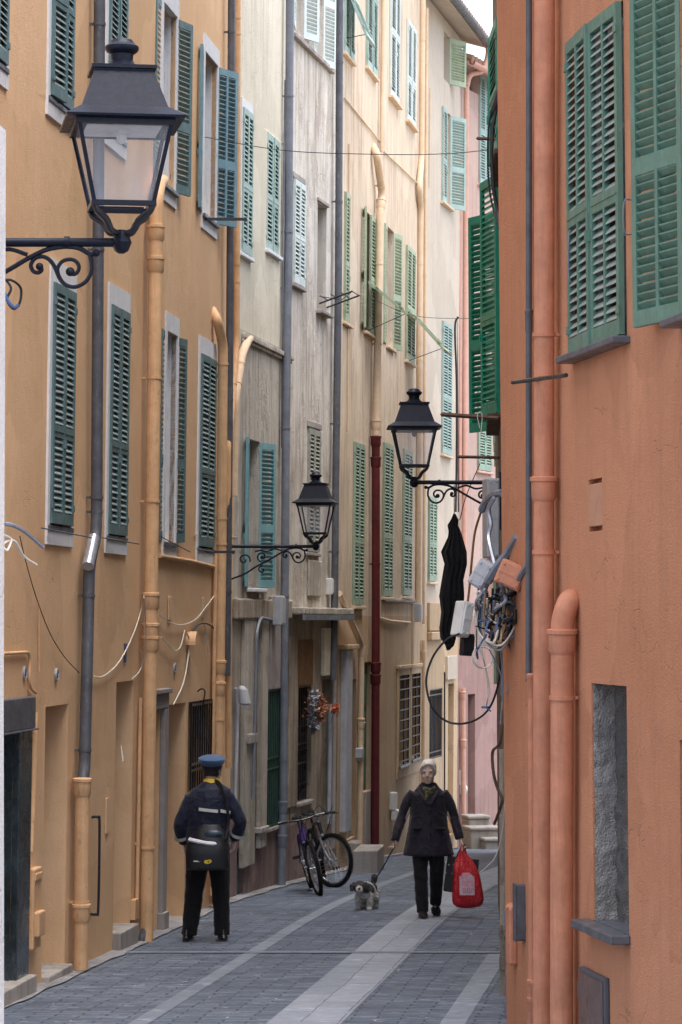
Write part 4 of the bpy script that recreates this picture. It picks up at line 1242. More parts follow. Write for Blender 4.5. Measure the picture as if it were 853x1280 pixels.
    # four crooks holding the lantern
    for sx in (-1, 1):
        for sy in (-1, 1):
            mb = MB(); P = bez([(wb * sx, wb * sy, zb), (.105 * sx, .105 * sy, .115), (.068 * sx, .068 * sy, .085), (.045 * sx, .045 * sy, .045), (.012 * sx, .012 * sy, .035)], 6)
            mb.tube(P, [.011 + .004 * math.sin(PI * i / (len(P) - 1)) for i in range(len(P))], 8)
            mb.build('crook', M['iron'], ln, True)
    return root
street_lamp('large black lantern on a scrolled arm at the upper left, nearest to the viewer', .95, R(9), -1, 152, 303, F / 310.0)
street_lamp('black lantern on a scrolled arm in the centre, fixed to the right hand wall', .76, R(1), 1, 518, 603, F / 142.0)
street_lamp('smallest black lantern on a long scrolled arm over the grey house front', .99, R(-7), -1, 395, 683, F / 112.0)
# ------------------------------------------------------------------ cables, boxes and small things on the walls
def cable(label, pts, r, mat, name='cable', n=7, smooth=True, cat='cable', group=None):
    P = [at(*p) for p in pts]
    c = P[0].copy()
    mb = MB(); mb.tube(bez([p - c for p in P], 7) if len(P) > 2 else [p - c for p in P], r, 6)
    o = mb.build(name, M[mat], None, True, loc=c)
    return tag(o, label, cat, group)
def wcable(h, label, pts, r, mat, name='cable', w=.03):
    P = [h.M @ h.loc(p[0], p[1], -(p[2] if len(p) > 2 else w)) for p in pts]
    c = P[0].copy()
    mb = MB(); mb.tube(bez([p - c for p in P], 7), r, 6)
    o = mb.build(name, M[mat], None, True, loc=c)
    return tag(o, label, 'cable')
wcable(OC, 'long white cable sagging between the zinc pipe and the thick ochre pipe', [(117, 846), (130, 845), (150, 826), (168, 790), (178, 757), (180, 745, .2)], .007, 'cable_white')
wcable(OC, 'short white cable hanging down beside the thick ochre pipe', [(180, 747, .2), (182, 780, .14), (182, 815, .1), (175, 838), (165, 849)], .007, 'cable_white')
wcable(OC, 'white cable swagged above the junction cover toward the far ochre pipes', [(199, 768), (212, 778), (228, 781), (245, 774), (258, 758), (268, 745)], .006, 'cable_white')
wcable(OC, 'white cable looping up into the ochre junction cover', [(202, 797), (208, 803), (218, 813), (226, 808), (231, 788)], .006, 'cable_white')
wcable(OC, 'white cable falling from the junction cover to the doorway corner', [(231, 788), (237, 800), (235, 825), (229, 855), (217, 881)], .007, 'cable_white')
wcable(OC, 'white cable end dangling under the slim cream panel', [(255, 778), (258, 790), (260, 815), (262, 818)], .006, 'cable_white')
wcable(OC, 'black cable arching from the slim cream panel to the far ochre pipe', [(241, 790), (247, 782), (256, 779), (266, 784), (272, 795), (271, 822)], .009, 'cable_black')
wcable(OC, 'thin dark wire drooping from the left edge to the zinc pipe', [(25, 670), (32, 700), (45, 745), (62, 790), (80, 820), (99, 841)], .004, 'cable_black')
cable('blue grey conduit poking out from the white wall end', [(3, 655, 12.0), (14, 656, 12.0), (30, 664, 12.3), (54, 684, 12.6)], .0085, 'cable_grey')
cable('pale looped cable hanging from the white wall end', [(3, 668, 12.0), (14, 674, 12.05), (9, 688, 12), (4, 680, 12), (18, 676, 12.1), (30, 695, 12.3), (46, 706, 12.5)], .005, 'cable_white')
cable('dark cable loop with blue tape under the nearest lantern arm', [(3, 352, 11.9), (14, 350, 11.9), (26, 360, 11.95), (25, 378, 11.95), (17, 386, 11.95), (9, 374, 11.9), (14, 360, 11.9), (4, 345, 11.9)], .0055, 'cable_black')
cable('blue tape wrapped round the cable loop under the nearest lantern arm', [(4, 362, 11.88), (10, 376, 11.88), (18, 384, 11.88), (24, 381, 11.88)], .0075, 'cable_blue', cat='tape', name='cable_tape')
cable('thin black wire stretched high across the street', [(150, 160, 31), (230, 167, 31.5), (355, 188, 33), (480, 193, 33), (560, 192, 31), (623, 186, 28)], .0045, 'cable_black', name='overhead_wire', cat='wire')
cable('thin wire spanning the street at the middle floor of the beige house', [(462, 372, 42), (520, 395, 44), (600, 398, 40), (624, 396, 30)], .004, 'cable_black', name='overhead_wire', cat='wire')
cable('black cable running down the pink corner', [(573, 396, 52), (569, 410, 52), (571, 480, 52), (571, 560, 52), (570, 640, 52)], .018, 'cable_black')
cable('black wire crossing behind the central lantern down to the boxes', [(600, 580, 27), (583, 620, 27), (575, 650, 27)], .004, 'cable_black')
# rough pale conduits and dark hoses on the orange corner
def od(px, o=.08): return F / (179 + max(0, px - 628.5) * .232) - o
cable('thick scuffed conduit slanting off the orange corner above the painted box', [(648, 670, od(648, -.02)), (636, 690, od(636, .06)), (622, 708, 20.5), (610, 727, 20.6)], .031, 'cable_grey', name='conduit')
cable('dark hose curving down from the scuffed conduit', [(611, 725, 20.6), (604, 742, 20.65), (603, 765, 20.65), (609, 780, 20.65), (622, 786, 20.6)], .022, 'zinc_dark', name='hose', cat='hose')
cable('dark scuffed conduit slanting down from the thin pipe', [(661, 704, od(661, .02)), (648, 725, od(648, .1)), (634, 750, 20.35), (622, 775, 20.5), (615, 795, 20.55)], .021, 'cable_grey', name='conduit')
cable('black hose end under the scuffed conduits', [(640, 740, 20.25), (624, 770, 20.45), (614, 798, 20.5)], .0225, 'cable_black', name='hose', cat='hose')
cable('grey conduit elbow at the end of the central lantern arm', [(628, 616, 22), (618, 618, 22.2), (608, 626, 22.4), (602, 638, 22.5)], .028, 'cable_grey', name='conduit')
cable('silver wrapped cable dropping behind the grey switch box', [(618, 622, 22.1), (611, 636, 22.2), (614, 655, 22.2), (611, 672, 22.2), (617, 700, 22), (620, 712, 21.9)], .017, 'zinc_bright')
cable('thin brown cable bowing from the conduit elbow to the hanging white box', [(602, 638, 22.5), (594, 665, 22.6), (590, 700, 22.6), (587, 735, 22.6), (585, 752, 22.6)], .009, 'wood')
cable('big black cable loop hanging below the boxes', [(575, 792, 22.5), (558, 800, 22.5), (541, 822, 22.5), (533, 852, 22.5), (541, 885, 22.5), (562, 903, 22.5), (590, 902, 22.4), (612, 885, 22.3), (624, 850, 22.1), (625, 815, 22), (620, 780, 21.9)], .0085, 'cable_black')
rnd = random.Random(3)
tints = ['tan', 'grey', 'dark', 'blue', 'white']
mats_ = {'tan': 'cable_tan', 'grey': 'cable_grey', 'dark': 'cable_black', 'blue': 'cable_blue', 'white': 'cable_white'}
for k in range(30):
    t = tints[k % 5]
    xa, xb = rnd.uniform(620, 654), rnd.uniform(598, 624)
    ya = rnd.uniform(728, 752); low = rnd.uniform(755, 815)
    d = 20.35 + rnd.uniform(-.1, .1)
    pts = [(xa, ya, d), (xa + rnd.uniform(-3, 4), ab(ya, low, .5), d + .05), (ab(xa, xb, .45), low, d + rnd.uniform(-.1, .1)), (xb, low - rnd.uniform(8, 26), d + .1), (xb + rnd.uniform(-3, 5), ya + 6, d)]
    cable('one of the thin tangled cables drooping under the painted junction box', pts, rnd.choice([.0055, .007, .009]), mats_[t], group='tangled cables under the painted junction box')
for k in range(22):
    # stiff bent ends and short dark jumpers inside the tangle
    px, py, d = rnd.uniform(600, 648), rnd.uniform(735, 800), 20.3 + rnd.uniform(-.12, .12)
    P3 = [(px, py, d)]
    for j in range(4):
        px = min(650, max(596, px + rnd.uniform(-13, 13))); py += rnd.uniform(-16, 18); P3.append((px, py, d + rnd.uniform(-.12, .12)))
    cable('one of the short bent dark and grey cable ends in the tangle on the corner', P3, rnd.choice([.005, .007, .011, .014]), rnd.choice(['cable_black', 'zinc_dark', 'cable_grey', 'cable_black', 'cable_blue']), group='short bent cable ends in the tangle')
for (ys, xs) in ((( 812, 842, 870), (612, 626, 627)), ((800, 850, 905), (624, 629, 626)), ((798, 830, 868), (633, 640, 634))):
    cable('one of the three thin grey wires hanging loose below the tangle', [(xs[i], ys[i], 20.5) for i in range(3)], .005, 'cable_grey', group='loose wires hanging below the tangle')
for k in range(3):
    o = 3 * k
    cable(['outermost', 'middle', 'innermost'][k] + ' strand of the pale cable skein hanging from the blue tie', [(602 + k, 744, 22), (593 + o, 770, 22), (595 + o, 800, 22), (606, 830, 22), (612 - k, 860, 22), (608, 884, 22)], .0042, 'cable_white')
c = at(603, 822, 21.95)
for k in range(3):
    mb = MB(); mb.torus((0, 0, 0), .078 + .008 * k, .0042, 'y', 36, 6)
    o = mb.build('cable_coil', M['cable_white'], None, True, loc=c + Vector((.006 * k, -.01 * k, .008 * k))); o.rotation_euler = (0, .3 * k, .25 + .15 * k)
    tag(o, 'one of the three rings of the pale cable coil below the boxes', 'cable', 'rings of the pale cable coil')
for (px, py, lab) in ((601, 742, 'blue tie at the top of the pale cable skein'), (607, 884, 'blue tie at the bottom of the pale cable skein')):
    mb = MB(); mb.torus((0, 0, 0), .022, .009, 'z', 12, 6); mb.tube([(0, -.02, 0), (.04, -.03, -.03)], .006, 5)
    tag(mb.build('cable_tie', M['cable_blue'], None, True, loc=at(px, py, 21.95)), lab, 'cable tie')
def box_thing(name, label, cat, mat, px, py, d, w, dp, h, rx=0, ry=0, rz=0, lid=True, group=None):
    mb = MB(); mb.bbox(-w / 2, w / 2, -dp / 2, dp / 2, -h / 2, h / 2, .012)
    root = mb.build(name, M[mat], None)
    root.location = at(px, py, d); root.rotation_euler = (rx, ry, rz)
    tag(root, label, cat, group)
    if lid:
        mb = MB(); mb.bbox(-w / 2 + .012, w / 2 - .012, -dp / 2 - .014, -dp / 2 + .002, -h / 2 + .012, h / 2 - .012, .005)
        for sx in (-1, 1):
            for sz in (-1, 1): mb.ell((sx * (w / 2 - .03), -dp / 2 - .016, sz * (h / 2 - .03)), .008, .006, .008, 8, 5)
        mb.box(-w / 2 + .012, w / 2 - .012, -dp / 2 - .018, -dp / 2 - .012, -.004, .004)
        mb.build('lid', M[mat], root)
    return root
box_thing('junction_box', 'orange painted junction box tilted on the orange corner', 'junction box', 'orange_pipe', 640, 719, 20.12, .19, .12, .17, 0, R(24), R(-12))
box_thing('junction_box', 'grey junction box tilted beside the painted one', 'junction box', 'plastic_grey', 604, 718, 20.9, .13, .10, .20, 0, R(32), R(-20))
box_thing('junction_box', 'white box hanging askew beside the black cloth', 'junction box', 'plastic_white', 578, 774, 22.6, .10, .12, .27, 0, R(12), R(35))
box_thing('junction_box', 'small black box below the hanging white box', 'junction box', 'cable_black', 584, 806, 22.7, .10, .08, .17, 0, R(4), R(15), lid=False)
box_thing('switch_box', 'tall grey metal box at the wall end of the central lantern arm', 'electrical box', 'plastic_grey', 614, 648, 24.6, .11, .22, .66, 0, 0, R(8))
# black cloth hanging in folds from the wire
def cloth():
    c = at(566, 650, 26.3)
    s = F / 26.3
    prof = [(643, 567, 569.5), (650, 563, 572), (657, 561, 575), (664, 559, 576), (672, 560, 578), (690, 554, 584), (705, 553, 583.5), (725, 552, 581), (745, 551, 580), (765, 550.5, 577), (785, 549.5, 573), (797, 550, 570), (806, 556, 566), (812, 560, 563)]
    mb = MB(); n = 28
    for i, (y, xa, xb) in enumerate(prof):
        w = (xb - xa) / s; cx = ((xa + xb) / 2 - 566) / s; z = -(y - 650) / s
        for j in range(n):
            a = 2 * PI * j / n
            fold = 1 + .25 * math.sin(4 * a + i * .5) + .15 * math.sin(9 * a - i * .7)
            mb.v.append((cx + w / 2 * math.cos(a) * (1 + .10 * math.sin(i * 1.7)) + .012 * math.sin(i * 2.3), min(.07, w * .3) * math.sin(a) * fold + .02 * math.sin(7 * math.cos(a) * 2 + i * .3), z + .01 * math.sin(a * 3)))
    for i in range(len(prof) - 1):
        for j in range(n): mb.f.append((i * n + j, i * n + (j + 1) % n, (i + 1) * n + (j + 1) % n, (i + 1) * n + j)); mb.m.append(0)
    mb.f.append(tuple(range(n))); mb.m.append(0); k = (len(prof) - 1) * n; mb.f.append(tuple(range(k, k + n))); mb.m.append(0)
    return tag(mb.build('hanging_cloth', M['blackcloth'], None, True, loc=c), 'black cloth hanging in a long pointed bundle below the central lantern arm', 'cloth')
def fabric(name, c, var=.25, rough=.85, sheen=.2, scale=14, bmp=.35, wr=3.5):
    bmp = bmp * .6
    m, nt, b = newmat(name)
    v = coords(nt)
    cc = mixc(nt, ramp(nt, noise(nt, v, scale, 5, .6), [(.3, 0), (.7, 1)]), tuple(x * (1 - var) for x in c), tuple(min(1, x * (1 + var)) for x in c))
    nt.links.new(cc, b.inputs['Base Color']); b.inputs['Roughness'].default_value = rough
    b.inputs['Sheen Weight'].default_value = sheen; b.inputs['Specular IOR Level'].default_value = .25
    h = noise(nt, v, wr, 2, .5, 1.5)
    bump(nt, b, h, bmp, .05)
    return m
M['blackcloth'] = fabric('black_cloth', (.006, .006, .007), sheen=.05, wr=8)
cloth()
cable('cord holding the black cloth up to the lantern arm', [(568, 606, 26.2), (568, 646, 26.25)], .004, 'cable_black', name='cord', cat='cord')
def ubar(label, px0, px1, py0, py1, d0, d1, mat='rust', r=.018):
    a = at(px0, py0, d0); b = at(px1, py1, d1); v = b - a
    mb = MB(); mb.tube([Vector((0, 0, 0)), v], r, 4, up=(0, 0, 1))
    o = mb.build('iron_bar', M[mat], None, loc=a); return tag(o, label, 'bar')
ubar('rusty flat iron bar under the emerald shutter', 552, 624, 518, 523, 24.6, 24.2)
ubar('thin rusty iron bar above the central lantern arm', 573, 624, 571, 572, 27.2, 26.6, r=.014)
ubar('short rusty iron bar over the pale green shutters of the pink house', 597, 622, 173, 174, 25.0, 24.6, r=.014)
cable('string knotted over the rusty bar under the emerald shutter', [(600, 535, 24.3), (597, 520, 24.3), (600, 515, 24.3), (603, 521, 24.3), (601, 545, 24.3)], .004, 'cable_white', name='string', cat='string')
for k, (x0_, lab) in enumerate(((622, 'thick black cable bundle clinging to the wall above the emerald shutter'), (617, 'thin black cable bowed out above the emerald shutter'))):
    cable(lab, [(625, 112, 22.5), (x0_ - 1, 135, 22.6), (x0_ - 6, 160, 22.6), (x0_ - 7, 200, 22.6), (x0_ - 5, 235, 22.6), (x0_, 262, 22.6), (625, 285, 22.5)], (.014, .007)[k], 'cable_black')
cable('grey tin flashing wedge sticking out above the cable bundle', [(627, 105, 22.4), (622, 120, 22.5), (617, 135, 22.6)], .022, 'slate', name='flashing', cat='flashing')
cable('pale wire trailing down the rough wall at the right', [(632, 950, 21.4), (632, 990, 21.4), (628, 1040, 21.5), (620, 1070, 21.6), (608, 1084, 21.7), (600, 1091, 21.8)], .0045, 'cable_white')
cable('brown vine like cable on the rough stone wall', [(629, 905, 21.3), (624, 930, 21.3), (616, 940, 21.4), (617, 965, 21.4), (622, 985, 21.4), (628, 1000, 21.3), (622, 1020, 21.4), (618, 1030, 21.5)], .011, 'rust')
# fittings on the left walls
def dome(mb):
    pts = [(0, 0)] + [(.13 * math.cos(a), .14 * math.sin(a)) for a in [PI * i / 12 for i in range(13)]]
    v = [(x, -.10, z) for x, z in pts[1:]] + [(x, 0, z) for x, z in pts[1:]]
    n = 13
    mb.add(v, [tuple(range(n)), tuple(range(n, 2 * n))] + [(i, (i + 1) % n, n + (i + 1) % n, n + i) for i in range(n)])
thing_on(OC, 'junction_cover', 'half round ochre junction cover with cables, above the barred window', 'junction cover', M['ochre_pipe'], 235, 806, dome)
thing_on(CR, 'electrical_box', 'tall pale electrical box on the brown band of the cream house', 'electrical box', M['plastic_grey'], 343, 762,
         lambda mb: (mb.bbox(-.12, .12, -.11, 0, -.19, .17, .012), mb.bbox(-.1, .1, -.125, -.108, -.17, .15, .006)), -.06)
thing_on(CR, 'spot_lamp', 'small grey outdoor lamp beside the far ochre pipes', 'lamp', M['plastic_grey'], 294, 868,
         lambda mb: (mb.loft([(0, -.12, -.12, .05, .05), (0, -.12, -.1, .07, .07), (0, -.09, .06, .055, .055), (0, -.07, .1, .03, .03)], 14), mb.bbox(-.03, .03, -.08, 0, .0, .06, .01), mb.bbox(-.05, .05, -.17, -.1, -.17, -.12, .01)), 0)
for (h, px, py, lab, sc_) in ((BE, 488, 1008, 'white meter box with a round lower lid, low on the beige wall', 1), (IV, 574, 978, 'pale meter box behind the walking woman on the ivory corner', 1.15)):
    thing_on(h, 'meter_box', lab, 'meter box', M['plastic_white'], px, py,
             lambda mb: (mb.bbox(-.11 * sc_, .11 * sc_, -.1, 0, -.05, .22, .012), mb.bbox(-.10 * sc_, .10 * sc_, -.13, -.02, -.22, -.04, .03), mb.ell((0, -.12, -.12), .06, .04, .07, 14, 8)), 0)
thing_on(BE, 'meter_box', 'small grey box on the beige pipe beside the green door', 'meter box', M['plastic_grey'], 445, 942, lambda mb: (mb.bbox(-.1, .1, -.1, 0, -.06, .08, .01), mb.loft([(0, -.05, -.1, .05, .04), (0, -.05, -.06, .09, .05)], 8)), -.05)
thing_on(BE, 'electrical_box', 'pale vertical box at the end of the ledge over the grilled windows', 'electrical box', M['plastic_grey'], 518, 765, lambda mb: (mb.bbox(-.1, .1, -.12, 0, -.16, .14, .01), mb.bbox(-.08, .08, -.13, -.11, -.14, .12, .005)), 0)
thing_on(GR, 'electrical_box', 'small white box at the foot of the dark pipe above the canopy', 'electrical box', M['plastic_white'], 409, 733, lambda mb: (mb.bbox(-.08, .08, -.08, 0, -.11, .11, .01), mb.bbox(-.06, .06, -.09, -.07, -.09, .09, .005)), 0)
thing_on(OC, 'letter', 'folded white and blue letter stuck in the slit doorway of the ochre house', 'letter', M['frame_white'], 150, 944,
         lambda mb: (mb.add([(-.1, -.05, -.05), (.1, -.02, -.04), (.06, .0, .09), (.085, -.01, .02), (-.1, -.046, -.05), (.1, -.016, -.04), (.06, .004, .09), (.085, -.006, .02)],
                            [(0, 1, 3, 2), (4, 6, 7, 5), (0, 4, 5, 1), (1, 5, 7, 3), (3, 7, 6, 2), (2, 6, 4, 0)])), -.03)
thing_on(OC, 'tap', 'dark coiled pipe end at the foot of the thick ochre pipe', 'tap', M['zinc_dark'], 169, 1165,
         lambda mb: (mb.tube(bez([(-.05, -.05, -.22), (-.06, -.08, -.05), (-.02, -.1, .05), (.06, -.1, .04), (.09, -.08, -.05)], 6), .035, 8)), 0, smooth=True)
thing_on(OC, 'letter_box', 'ochre painted letter box beside the dark shopfront', 'letter box', M['ochre_pipe'], 38, 1135,
         lambda mb: (mb.bbox(-.14, .14, -.06, 0, -.32, .32, .015), mb.bbox(-.12, .12, -.10, -.05, -.22, -.02, .015), mb.bbox(-.12, .12, -.07, -.05, .22, .28, .01)), 0)
thing_on(OC, 'handrail', 'short black iron handrail beside the slit doorway', 'handrail', M['iron'], 114, 1082,
         lambda mb: (mb.tube(bez([(0, 0, .42), (0, -.05, .42), (0, -.07, .36), (0, -.07, -.36), (0, -.05, -.42), (0, 0, -.42)], 5), .012, 8)), 0, smooth=True)
thing_on(OC, 'letter_plate', 'small grey double plate inside the open doorway near the postman', 'plate', M['plastic_grey'], 214, 974,
         lambda mb: (mb.bbox(-.06, .06, -.02, 0, .015, .06, .004), mb.bbox(-.06, .06, -.02, 0, -.05, -.005, .004)), .35)
thing_on(OC, 'hook', 'black iron hook above the barred window', 'hook', M['iron'], 247, 868,
         lambda mb: (mb.tube(bez([(0, 0, .03), (-.05, -.05, .06), (.0, -.08, .03), (.02, -.06, -.1)], 5), .008, 6)), 0, smooth=True)
# laundry rack on the grey house
root = empty('laundry_rack', M=GR.M @ Matrix.Translation(GR.loc(399, 370, 0))); tag(root, 'black folding laundry rack sticking out from the weathered grey house', 'laundry rack')
mb = MB()
for k in range(4):
    mb.tube([(0 + .0 * k, -.02 - .14 * k, .02 * k), (.55, -.02 - .14 * k, .02 * k)], .008, 5)
mb.build('rail', M['iron'], root)
mb = MB()
for x in (.02, .53): mb.tube([(x, 0, -.1), (x, -.45, .06)], .012, 5)
mb.tube([(.02, 0, 0), (.53, -.2, .0), (.02, -.42, .04)], .006, 5)
mb.build('rack_frame', M['iron'], root)
# wreath on the barred door
x0, x1, zb, zt = GR_DOOR
root = empty('wreath', M=GR.M @ Matrix.Translation(((x0 + x1) / 2 + .05, -.1, GR.pt(385, 888)[1]))); tag(root, 'wreath of silver tinsel and red gold leaves on the barred door', 'wreath')
def leafcluster(n, R0, rr, size, seed, cx=0, cz=0, spread=1.0, a0=0, a1=2 * PI):
    q = random.Random(seed); mb = MB()
    for i in range(n):
        a = q.uniform(a0, a1); c = Vector((cx + R0 * math.cos(a) + q.gauss(0, rr), -.02 + q.gauss(0, rr * .8), cz + R0 * math.sin(a) * spread + q.gauss(0, rr)))
        u = Vector((q.gauss(0, 1), q.gauss(0, 1), q.gauss(0, 1))).normalized(); w = u.orthogonal().normalized() ; s_ = size * q.uniform(.6, 1.3)
        mb.add([c - u * s_, c + w * s_ * .35 + u.cross(w) * s_ * .1, c + u * s_, c - w * s_ * .35 + u.cross(w) * s_ * .1], [(0, 1, 2, 3)])
    return mb
M['tinsel'] = paint('silver_tinsel', (.25, .24, .27), .35, .4, .6, bmp=0, scale=30)
M['redleaf'] = paint('red_gold_leaf', (.22, .07, .025), .4, .6, .6, worn=(.65, .42, .22), worn_amt=.5, bmp=0, scale=14)
leafcluster(800, .14, .028, .034, 1, spread=1.6).build('tinsel_ring', M['tinsel'], root)
leafcluster(320, .06, .075, .045, 2, .17, .04, 1.3).build('leaves', M['redleaf'], root)
root = empty('ornament', M=GR.M @ Matrix.Translation(GR.loc(418, 886, -.12))); tag(root, 'small orange red flower ornament beside the pale pilaster', 'ornament')
M['redorange'] = paint('orange_red_petal', (.42, .09, .035), .5, .3, .4, bmp=0)
leafcluster(70, .03, .03, .04, 5).build('petals', M['redorange'], root)
mb = MB(); mb.tube([(0, 0, 0), (0, .05, -.2)], .01, 5); mb.build('stem', M['stonegrey'], root)
# bucket behind the bicycles
mb = MB(); mb.loft([(0, 0, 0, .10, .10), (0, 0, .3, .13, .13), (0, 0, .31, .145, .145), (0, 0, .33, .145, .145), (0, 0, .335, .125, .125), (0, 0, .26, .12, .12)], 20)
p = gpt(424, 1088); p.y += 1.2; p.x -= .0
o = mb.build('bucket', M['plastic_grey'], None, True, loc=(p.x, p.y, g(p.y) + .35)); tag(o, 'grey bucket standing on the step behind the bicycles', 'bucket')
mb = MB(); mb.bbox(-.3, .3, -.25, .3, -.3, .35, .02); o = mb.build('stone_step', M['stone_step'], None, loc=(p.x, p.y, g(p.y))); tag(o, 'stone step under the grey bucket', 'step')
# ------------------------------------------------------------------ people, dog, bicycles
def fuse(mb, voxel=.01, smooth_it=4, wr=0.0, wrs=9.0, seed=0, zmin=None):
    me = bpy.data.meshes.new('tmp'); me.from_pydata(mb.v, [], mb.f)
    o = bpy.data.objects.new('tmp', me); col.objects.link(o)
    m = o.modifiers.new('r', 'REMESH'); m.mode = 'VOXEL'; m.voxel_size = voxel; m.use_smooth_shade = True
    if smooth_it:
        k = o.modifiers.new('s', 'SMOOTH'); k.iterations = smooth_it; k.factor = .5
    dg = bpy.context.evaluated_depsgraph_get()
    out = bpy.data.meshes.new_from_object(o.evaluated_get(dg))
    bpy.data.objects.remove(o)
    if wr:
        out.update()
        nrm = [v.normal.copy() for v in out.vertices]
        for v, nn in zip(out.vertices, nrm):
            p = v.co * wrs; p.z *= .8
            f = mnoise.noise(p + Vector((seed, 0, 0))) + .5 * mnoise.noise(p * 2.2)
            f = 1 - abs(f) * 2
            v.co += nn * wr * f * .5
    out.polygons.foreach_set('use_smooth', [True] * len(out.polygons))
    return out
def lmb(mb, pts, rad, n=12): mb.tube(bez(pts, 4) if len(pts) > 2 else pts, rad if len(pts) == 2 else [r for r in interp(rad, len(bez(pts, 4)))], n)
def interp(r, N):
    out = []
    for i in range(N):
        t = i / (N - 1) * (len(r) - 1); k = min(int(t), len(r) - 2)
        out.append(ab(r[k], r[k + 1], t - k))
    return out
def hand(mb, wrist, f, lat, curl=1.0, sz=1.0, thumb=1):
    """f: direction of the fingers, lat: sideways toward the little finger; curls toward lat x f"""
    f = Vector(f).normalized(); lat = (Vector(lat) - f * Vector(lat).dot(f)).normalized(); pn = f.cross(lat) * -thumb
    w = Vector(wrist)
    mb.tube([w - f * .03, w, w + f * .03 * sz, w + f * .085 * sz], [.022, .024, .03, .032], 10, flat=.55, up=tuple(pn))
    for i, ln in enumerate((.9, 1.0, .94, .76)):
        b0 = w + f * .078 * sz + lat * (i - 1.5) * .0185 * sz
        d = f.copy(); p = b0 - f * .02; pts = [p, b0]; a = 0
        for k, seg in enumerate((.042, .026, .02)):
            a += curl * (.75, .9, .6)[k]
            dd = f * math.cos(a) + pn * math.sin(a)
            b0 = b0 + dd * seg * ln * sz; pts.append(b0)
        mb.tube(pts, [.0095, .0095, .009, .008, .006], 8)
    b0 = w + f * .02 * sz - lat * .028
    mb.tube([w + f * .01, b0 - lat * .006 + pn * .008, b0 + f * .035 - lat * .018 + pn * .02, b0 + f * .055 * sz - lat * .004 + pn * .04], [.013, .013, .011, .008], 8)
def head_mb(mb, c, face=-1, turn=0.0, tilt=0.0, fem=False):
    """c: chin level centre of the neck axis"""
    Mx = Matrix.Translation(c) @ Matrix.Rotation(turn, 4, 'Z') @ Matrix.Rotation(tilt, 4, 'X')
    k = .96 if fem else 1.0
    rings = [(0, -.055, -.004, .022, .018), (0, -.045, .008, .038, .036), (0, -.03, .03, .052, .062), (0, -.014, .065, .064, .084), (0, -.004, .105, .070, .094),
             (0, .002, .14, .073, .098), (0, .006, .175, .070, .093), (0, .008, .205, .057, .076), (0, .008, .225, .036, .05), (0, .008, .234, .014, .02)]
    mb.loft([(a, b, z, rx * k, ry * k) for a, b, z, rx, ry in rings], 20, M=Mx)
    def P(x, y, z): return Mx @ Vector((x, y, z))
    mb.tube([P(0, -.093, .125), P(0, -.108, .09), P(0, -.114, .078)], [.008, .012, .014], 8)
    mb.ell((0, 0, 0), .018, .012, .009, 8, 6, M=Mx @ Matrix.Translation((0, -.1, .073)))
    for s in (-1, 1):
        mb.ell((0, 0, 0), .008, .02, .030, 8, 6, M=Mx @ Matrix.Translation((s * .073 * k, .008, .10)))
        mb.ell((0, 0, 0), .024, .012, .008, 8, 6, M=Mx @ Matrix.Translation((s * .03, -.084, .135)))   # brow
        mb.ell((0, 0, 0), .02, .016, .018, 8, 6, M=Mx @ Matrix.Translation((s * .038, -.07, .075)))      # cheek
    mb.ell((0, 0, 0), .024, .010, .006, 8, 6, M=Mx @ Matrix.Translation((0, -.086, .045)))
    mb.ell((0, 0, 0), .020, .012, .007, 8, 6, M=Mx @ Matrix.Translation((0, -.083, .036)))
    mb.ell((0, 0, 0), .018, .014, .013, 8, 6, M=Mx @ Matrix.Translation((0, -.072, .012)))
    mb.tube([Vector(c) + Vector((0, .03, -.13)), Vector(c) + Vector((0, .02, -.04)), P(0, .015, .06)], [.062 * k, .055 * k, .058 * k], 14)
    return Mx
def skinmat(name, c):
    m, nt, b = newmat(name)
    v = coords(nt)
    cc = mixc(nt, noise(nt, v, 22, 4), tuple(x * .85 for x in c), c)
    nt.links.new(cc, b.inputs['Base Color']); b.inputs['Roughness'].default_value = .55
    b.inputs['Subsurface Weight'].default_value = .08; b.inputs['Subsurface Radius'].default_value = (.02, .008, .004)
    return m
M['skin'] = skinmat('skin', (.74, .54, .44))
M['coat'] = fabric('aubergine_quilted_coat', (.013, .011, .019), .25, .6, .2, wr=7, bmp=.8)
M['trousers'] = fabric('black_trousers', (.006, .006, .008), sheen=.1, wr=7)
M['navy'] = fabric('navy_jacket', (.007, .010, .028), .2, .6, .15, wr=7, bmp=.7)
M['hair'] = fabric('grey_blond_hair', (.88, .83, .74), .12, .6, .1, scale=60, wr=40, bmp=.9)
M['hair_dark'] = fabric('dark_hair', (.02, .015, .012), .3, .6, .1, scale=60, wr=40)
M['scarf'] = fabric('olive_patterned_scarf', (.10, .10, .05), .9, .8, .2, scale=26, wr=14, bmp=.5)
M['capblue'] = fabric('blue_cap', (.04, .09, .19), .15, .7, .3)
M['yellow'] = fabric('yellow_collar', (.62, .42, .04), .15, .7, .2)
M['reflect'] = paint('reflective_tape', (.55, .55, .52), .4, .15, .5, bmp=0)
M['bagblack'] = paint('black_satchel_cloth', (.010, .011, .014), .5, .3, .4)
M['shoe'] = paint('black_shoe_leather', (.008, .008, .009), .3, .3, .6)
M['eye'] = paint('eye', (.03, .025, .02), .15, .1, .6, bmp=0)
M['lip'] = paint('lips', (.50, .22, .19), .5, .1, .4, bmp=0)
M['paper'] = paint('paper', (.6, .6, .66), .8, .1, .2, bmp=0)

